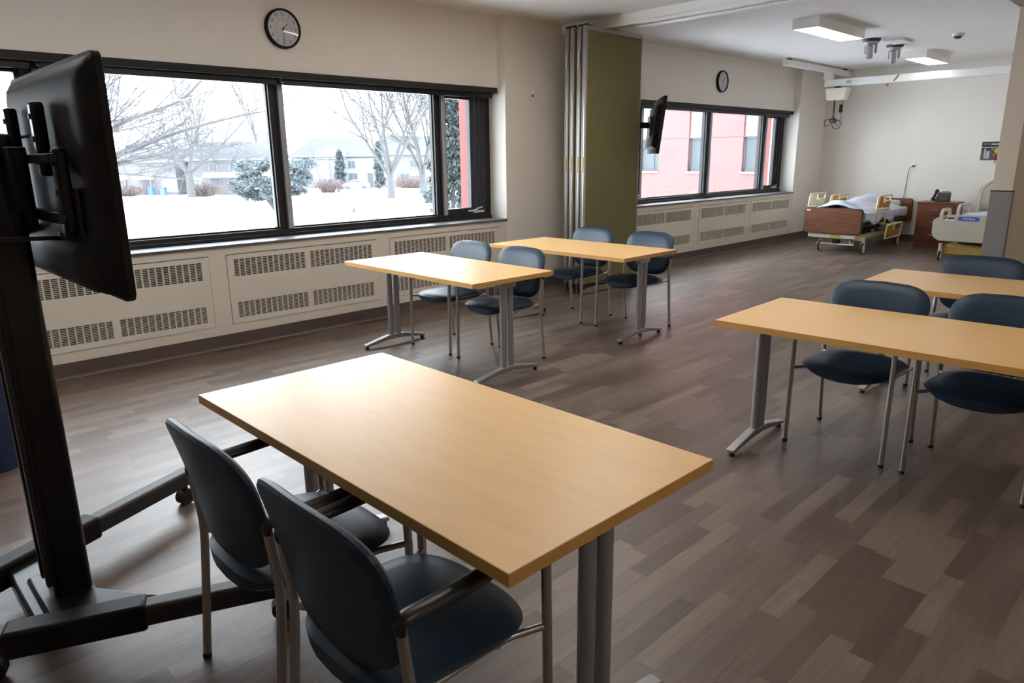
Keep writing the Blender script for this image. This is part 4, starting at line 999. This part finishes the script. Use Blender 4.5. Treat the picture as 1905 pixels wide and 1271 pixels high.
bare_tree('bare_tree', (5.0, 24.0, GZ), 17, 0.34, 'bare tree with long crossing branches reaching in from behind the television', 78, spread=0.75, nb=(3, 4), limbs=[
    ([(5.0, 24.0, -3.7), (5.4, 24, -1.76), (5.9, 24, -0.27), (6.36, 24.0, 1.0)], 0.40, 0.24),
    ([(6.36, 24.0, 0.9), (7.63, 24.5, 1.32), (9.14, 25.0, 1.84), (11.43, 25.5, 2.65), (13.73, 26.0, 3.26), (16.1, 26.5, 3.74)], 0.15, 0.025),
    ([(6.36, 24.0, 1.0), (6.7, 24.0, 1.56), (8.06, 23.5, 2.39), (8.79, 23.0, 2.94), (10.48, 22.5, 3.63), (11.25, 22.0, 4.38)], 0.13, 0.03),
    ([(6.36, 24.0, 0.9), (8.79, 25.0, 1.40), (10.43, 26.0, 1.74), (11.83, 27.0, 1.51), (12.5, 28.0, 1.08)], 0.11, 0.03),
    ([(6.4, 24.0, 1.0), (7.2, 24.15, 2.2), (8.07, 24.3, 3.45), (8.64, 24.6, 4.43), (9.35, 24.9, 5.63)], 0.14, 0.04)])
bare_tree('bare_tree', (51.0, 126.5, GZ), 30, 0.30, 'thin bare tree rising above the grey roof, left of the middle mullion', 91, spread=0.40, levels=4, nb=(4, 6), fork=4.5)
bare_tree('bare_tree', (60.0, 119.8, GZ), 30, 0.32, 'thin bare tree right beside the middle mullion, behind the houses', 15, spread=0.45, levels=4, nb=(4, 6), fork=4.5)
# foliage made of many small blades
def clump(mb, c, rx, rz, n, size, R_, droop=0.3):
    for _ in range(n):
        while True:
            p = Vector((R_.uniform(-1, 1), R_.uniform(-1, 1), R_.uniform(-1, 1)))
            if p.length < 1: break
        q = Vector(c)+Vector((p.x*rx, p.y*rx, p.z*rz)); d = Vector((p.x+R_.uniform(-.4,.4), p.y+R_.uniform(-.4,.4), -droop+R_.uniform(-.3,.3))).normalized()*size*R_.uniform(0.6, 1.3)
        s_ = d.cross(Vector((R_.uniform(-1,1), R_.uniform(-1,1), R_.uniform(-1,1)))).normalized()*size*0.28
        mb.bm.faces.new([mb.bm.verts.new(a) for a in (q-d*0.5, q+s_, q+d*0.6, q-s_)])
def spruce(name, loc, h, rad, label, seed, m, n=11000, size=0.34):
    R_ = random.Random(seed); t = thing(name, label, 'tree', loc)
    MB().cyl((0, 0, -0.2), (0, 0, h*0.95), 0.2, 0.03, 10).build('trunk', M_bark, t)
    mb = MB(); k = 0
    for i in range(n//60):
        f = R_.random()**0.8; z = h*(0.06+0.92*f); rr = rad*(1-f)**0.75*R_.uniform(0.55, 1.05); a = R_.uniform(0, 2*PI)
        clump(mb, (rr*math.cos(a)*0.75, rr*math.sin(a)*0.75, z), 0.35+0.30*rr, 0.40, 60, size, R_, 0.8)
    mb.build('foliage', m, t, smooth=False)
    return t
spruce('spruce_tree', (36.9, 38.6, GZ), 17, 2.1, 'dark green spruce tree seen through the narrow right pane of the lawn window', 3, M_needle, 24000, 0.34)
spruce('conical_cedar', (66.6, 104.4, GZ), 6.3, 1.3, 'conical evergreen standing before the white house front', 8, M_cedar, 2600, 0.45)
spruce('conical_cedar', (70.5, 98.5, GZ), 8.0, 1.1, 'slim evergreen between the two large bare trees', 9, M_cedar, 2600, 0.45)
t = thing('pine_tree', 'low spreading grey green pine tree beside the middle mullion of the lawn window', 'tree', (33.9, 63.2, GZ))
R_ = random.Random(4)
mb = MB(); tips = []
for k in range(9):
    a = 2*PI*k/9 + R_.uniform(-.2, .2); l = R_.uniform(2.5, 5.2)
    tip = Vector((math.cos(a)*l, math.sin(a)*l, R_.uniform(1.6, 5.0)))
    mb.tube(smooth_path([(0, 0, 0.2), tip*0.35+Vector((0, 0, 0.7)), tip*0.7+Vector((0, 0, 0.1)), tip], 3), [0.22-0.018*i for i in range(10)], 6); tips.append(tip); tips.append(tip*0.66)
mb.tube([(0, 0, -0.2), (0.1, 0, 1.6), (0, 0.1, 3.4)], [0.3, 0.26, 0.15], 8)
mb.build('trunk', M_bark, t)
mb = MB()
for tip in tips + [Vector((0, 0, 4.4)), Vector((1, -1, 4.2)), Vector((-1.3, 1, 4.2)), Vector((-2, 1.6, 3.4))]:
    for j in range(4): clump(mb, tip+Vector((R_.uniform(-.8,.8), R_.uniform(-.8,.8), R_.uniform(-.25,.35))), 0.95, 0.42, 170, 0.30, R_, -0.1)
mb.build('foliage', M_pine, t, smooth=False)
def shrub(loc, rx, rz, label, seed, m=None, name='dry_shrub'):
    R_ = random.Random(seed); mb = MB()
    for k in range(int(90*rx)):
        a = R_.uniform(0, 2*PI); r = R_.uniform(0.2, 1)*rx
        p = Vector((math.cos(a)*r*0.5, math.sin(a)*r*0.5, -0.1)); q = Vector((math.cos(a)*r, math.sin(a)*r, rz*R_.uniform(0.6, 1.1)))
        mb.tube([p, (p+q)/2+Vector((0, 0, 0.15)), q], [0.03, 0.022, 0.008], 3, caps=False)
    clump(mb, (0, 0, rz*0.55), rx*0.95, rz*0.5, int(300*rx), 0.22, R_)
    o = mb.build(name, m or M_shrub, smooth=False); o.location = loc
    return tag(o, label, 'shrub', 'dry shrubs beyond the lawn')
shrub((33.9, 110.0, GZ), 2.8, 1.5, 'reddish dry shrub in front of the leftmost row house', 1)
shrub((41.0, 99.5, GZ), 2.6, 1.9, 'brown dry shrub right of the small tree before the awning house', 2)
shrub((58.5, 94.5, GZ), 2.8, 2.0, 'tan dry shrub at the left edge of the right lawn pane', 3)
shrub((73.5, 93.0, GZ), 4.0, 2.0, 'pinkish dry shrub between the two large bare trees', 4)
shrub((51.2, 60.2, GZ), 1.0, 2.1, 'small dark evergreen bush next to the right mullion', 6, M_pine, 'evergreen_bush')

# houses across the street
def house(loc, ang, L, depth, eave, ridge, label, feats, hip=0.0):
    t = thing('row_house', label, 'house', loc, ang, 'houses across the street')
    MB().box(0, L, 0, depth, -0.3, eave).build('wall', M_brick, t, smooth=False)
    mb = MB(); o_ = 0.5
    v = [mb.bm.verts.new(p) for p in ((-o_, -o_, eave), (L+o_, -o_, eave), (L+o_, depth+o_, eave), (-o_, depth+o_, eave), (hip, depth/2, ridge), (L-hip, depth/2, ridge))]
    for f in ((0, 1, 5, 4), (2, 3, 4, 5), (0, 4, 3), (1, 2, 5), (3, 2, 1, 0)): mb.bm.faces.new([v[i] for i in f])
    mb.build('roof', M_roof, t, smooth=False)
    MB().box(-o_, L+o_, -o_-0.05, -o_+0.10, eave-0.22, eave+0.06).build('gutter', M_whitewood, t, smooth=False)
    for kind, x, z, w_, h_ in feats:
        if kind in ('win', 'door'):
            f = MB().box(x-0.12, x+w_+0.12, -0.10, -0.01, z-0.12, z+h_+0.12).build('window_frame' if kind == 'win' else 'door_frame', M_whitewood, t, smooth=False)
            mb = MB(); n = 2 if w_ > 0.9 and kind == 'win' else 1
            for k in range(n): mb.box(x+k*w_/n+0.05*(n > 1), x+(k+1)*w_/n-0.05*(n > 1), -0.14, -0.10, z, z+h_)
            mb.build('pane' if kind == 'win' else 'door_leaf', M_pane, f, smooth=False)
        elif kind == 'awn':
            mb = MB(); mb.prism([(-0.01, z), (-1.3, z), (-0.4, z+h_), (-0.01, z+h_)], lambda a, b: (x, a, b), lambda a, b: (x+w_, a, b)); mb.build('snowy_awning', M_snow, t, smooth=False)
        elif kind == 'col': MB().box(x, x+w_, -0.9, -0.6, 0, z).build('porch_post', M_whitewood, t, smooth=False)
        elif kind == 'dorm':
            mb = MB(); mb.prism([(x, z), (x+w_, z), (x+w_, z+h_*0.6), (x+w_/2, z+h_), (x, z+h_*0.6)], lambda a, b: (a, -0.3, b), lambda a, b: (a, 3.0, b)); mb.build('gable', M_whitewood, t, smooth=False)
        elif kind == 'side': MB().box(x, x+w_, -0.06, -0.01, z, z+h_).build('siding', M_whitewood, t, smooth=False)
    return t
import math as _m
# first row: base from (35,115) to (47,100)
A, Bp = Vector((33.5, 117.0)), Vector((41.0, 107.2)); ang = _m.atan2(Bp.y-A.y, Bp.x-A.x); Lh = (Bp-A).length
house((A.x, A.y, GZ), ang, Lh-0.8, 9, 5.0, 6.9, 'pale brick row house at the far left of the lawn window with white awnings',
      [('win', 2.0, 3.3, 1.1, 1.1), ('win', 5.6, 3.3, 1.3, 1.1), ('win', 9.6, 3.3, 1.5, 1.2), ('awn', 1.3, 2.3, 2.3, 0.7), ('awn', 5.2, 2.3, 2.6, 0.7), ('door', 2.2, 0.1, 0.9, 2.0), ('door', 5.9, 0.1, 0.9, 1.9), ('col', 1.3, 2.3, 0.15, 0), ('col', 3.5, 2.3, 0.15, 0), ('col', 7.7, 2.3, 0.15, 0), ('side', 9.0, 0.4, 2.6, 2.0)])
A, Bp = Vector((41.8, 105.5)), Vector((49.0, 96.5)); ang = _m.atan2(Bp.y-A.y, Bp.x-A.x); Lh = (Bp-A).length
house((A.x, A.y, GZ), ang, Lh, 9, 5.2, 7.7, 'grey roofed house with a white bay window, behind the small bare tree',
      [('win', 3.2, 3.5, 1.1, 1.2), ('win', 6.4, 3.5, 1.1, 1.2), ('awn', 2.4, 2.55, 6.2, 0.75), ('win', 3.0, 1.35, 1.6, 1.05), ('win', 6.0, 1.35, 1.6, 1.05), ('win', 9.4, 1.3, 1.1, 1.2), ('side', 0.2, 0.2, 1.6, 2.4)])
A, Bp = Vector((62.0, 112.5)), Vector((73.2, 103.5)); ang = _m.atan2(Bp.y-A.y, Bp.x-A.x); Lh = (Bp-A).length
house((A.x, A.y, GZ), ang, Lh, 10, 5.6, 8.6, 'white fronted house with a hipped grey roof, left of the large bare trees',
      [('side', 0.3, 0.3, Lh-0.6, 4.8), ('win', 1.2, 3.4, 1.3, 1.2), ('win', 9.6, 3.4, 1.3, 1.2), ('win', 9.6, 0.9, 1.6, 1.6), ('door', 12.9, 0.1, 1.0, 2.4), ('win', 2.2, 0.9, 1.3, 1.4), ('dorm', 4.0, 5.0, 5.4, 2.0), ('col', 4.2, 5.0, 0.25, 0), ('col', 6.2, 5.0, 0.25, 0), ('col', 8.4, 5.0, 0.25, 0)], hip=3.0)
A, Bp = Vector((74.2, 103.0)), Vector((88.0, 92.0)); ang = _m.atan2(Bp.y-A.y, Bp.x-A.x); Lh = (Bp-A).length
house((A.x, A.y, GZ), ang, Lh, 10, 5.8, 8.9, 'long grey roofed house behind the two large bare trees',
      [('win', 1.2, 3.4, 1.3, 1.2), ('win', 5.0, 3.4, 1.3, 1.2), ('win', 9.6, 3.4, 1.3, 1.2), ('win', 3.2, 0.9, 1.6, 1.4), ('side', 0.2, 0.3, 2.4, 5.2), ('win', 13.2, 3.4, 1.3, 1.2), ('side', 8.2, 0.3, 2.4, 2.4)])
# cars
def car(loc, ang, label, m):
    t = thing('parked_car', label, 'car', loc, ang)
    prof = [(-2.2, 0.35), (-2.25, 0.75), (-1.9, 0.95), (-1.2, 1.02), (-0.6, 1.45), (0.9, 1.48), (1.6, 1.05), (2.15, 0.98), (2.25, 0.6), (2.2, 0.35)]
    MB().prism(prof, lambda a, b: (a, -0.85, b), lambda a, b: (a, 0.85, b)).build('body', m, t, bevel=0.06)
    MB().prism([(-1.05, 1.05), (-0.55, 1.38), (0.85, 1.40), (1.35, 1.05)], lambda a, b: (a, -0.86, b), lambda a, b: (a, 0.86, b)).build('side_window', M_pane, t)
    for x in (-1.4, 1.4):
        for y in (-0.82, 0.82): MB().cyl((x, y-0.09, 0.33), (x, y+0.09, 0.33), 0.33, seg=20).build('wheel', M_tyre, t)
car((66.9, 100.2, GZ+0.05), math.radians(-42), 'white car parked on the street behind the left large bare tree', M_carwhite)
car((49.8, 91.2, GZ+0.05), math.radians(-42), 'red car parked beyond the middle mullion of the lawn window', M_carred)
# hydrant
t = thing('fire_hydrant', 'small red fire hydrant standing in the snow', 'hydrant', (37.7, 54.6, GZ+0.02))
mb = MB(); mb.tube([(0,0,0.35), (0,0,0.85), (0,0,0.95), (0,0,1.05)], [0.15, 0.15, 0.20, 0.05], 14); mb.cyl((-0.28, 0, 0.7), (0.28, 0, 0.7), 0.09); mb.build('barrel', M_hydrant, t)
MB().cyl((0,0,-0.1), (0,0,0.35), 0.13).build('base', M_darkgrey, t)
# benches
for k, (x, y, lab) in enumerate(((50.8, 64.6, 'snow covered bench on the lawn, the left one'), (52.6, 62.6, 'snow covered bench on the lawn, the one near the right mullion'))):
    t = thing('bench', lab, 'bench', (x, y, GZ), math.radians(-40), 'snow covered benches')
    MB().box(-0.8, 0.8, -0.25, 0.25, 0.42, 0.50).box(-0.8, 0.8, 0.22, 0.28, 0.55, 0.9).build('seat', M_snow, t)
    for x_ in (-0.65, 0.65): MB().box(x_-0.05, x_+0.05, -0.22, 0.27, -0.1, 0.42).build('leg', M_darkgrey, t)
for k, (x, y, lab) in enumerate(((37.2, 109.2, 'small blue bin left of the pair beside the row house'), (38.3, 107.4, 'blue bin right of the pair beside the row house'))):
    t = thing('wheeled_bin', lab, 'bin', (x, y, GZ), 0.6, 'blue bins by the row house')
    MB().box(-0.35, 0.35, -0.35, 0.35, 0, 1.1).build('body', M_blue, t, bevel=0.05); MB().box(-0.38, 0.38, -0.4, 0.38, 1.11, 1.18).build('lid', M_blue, t)
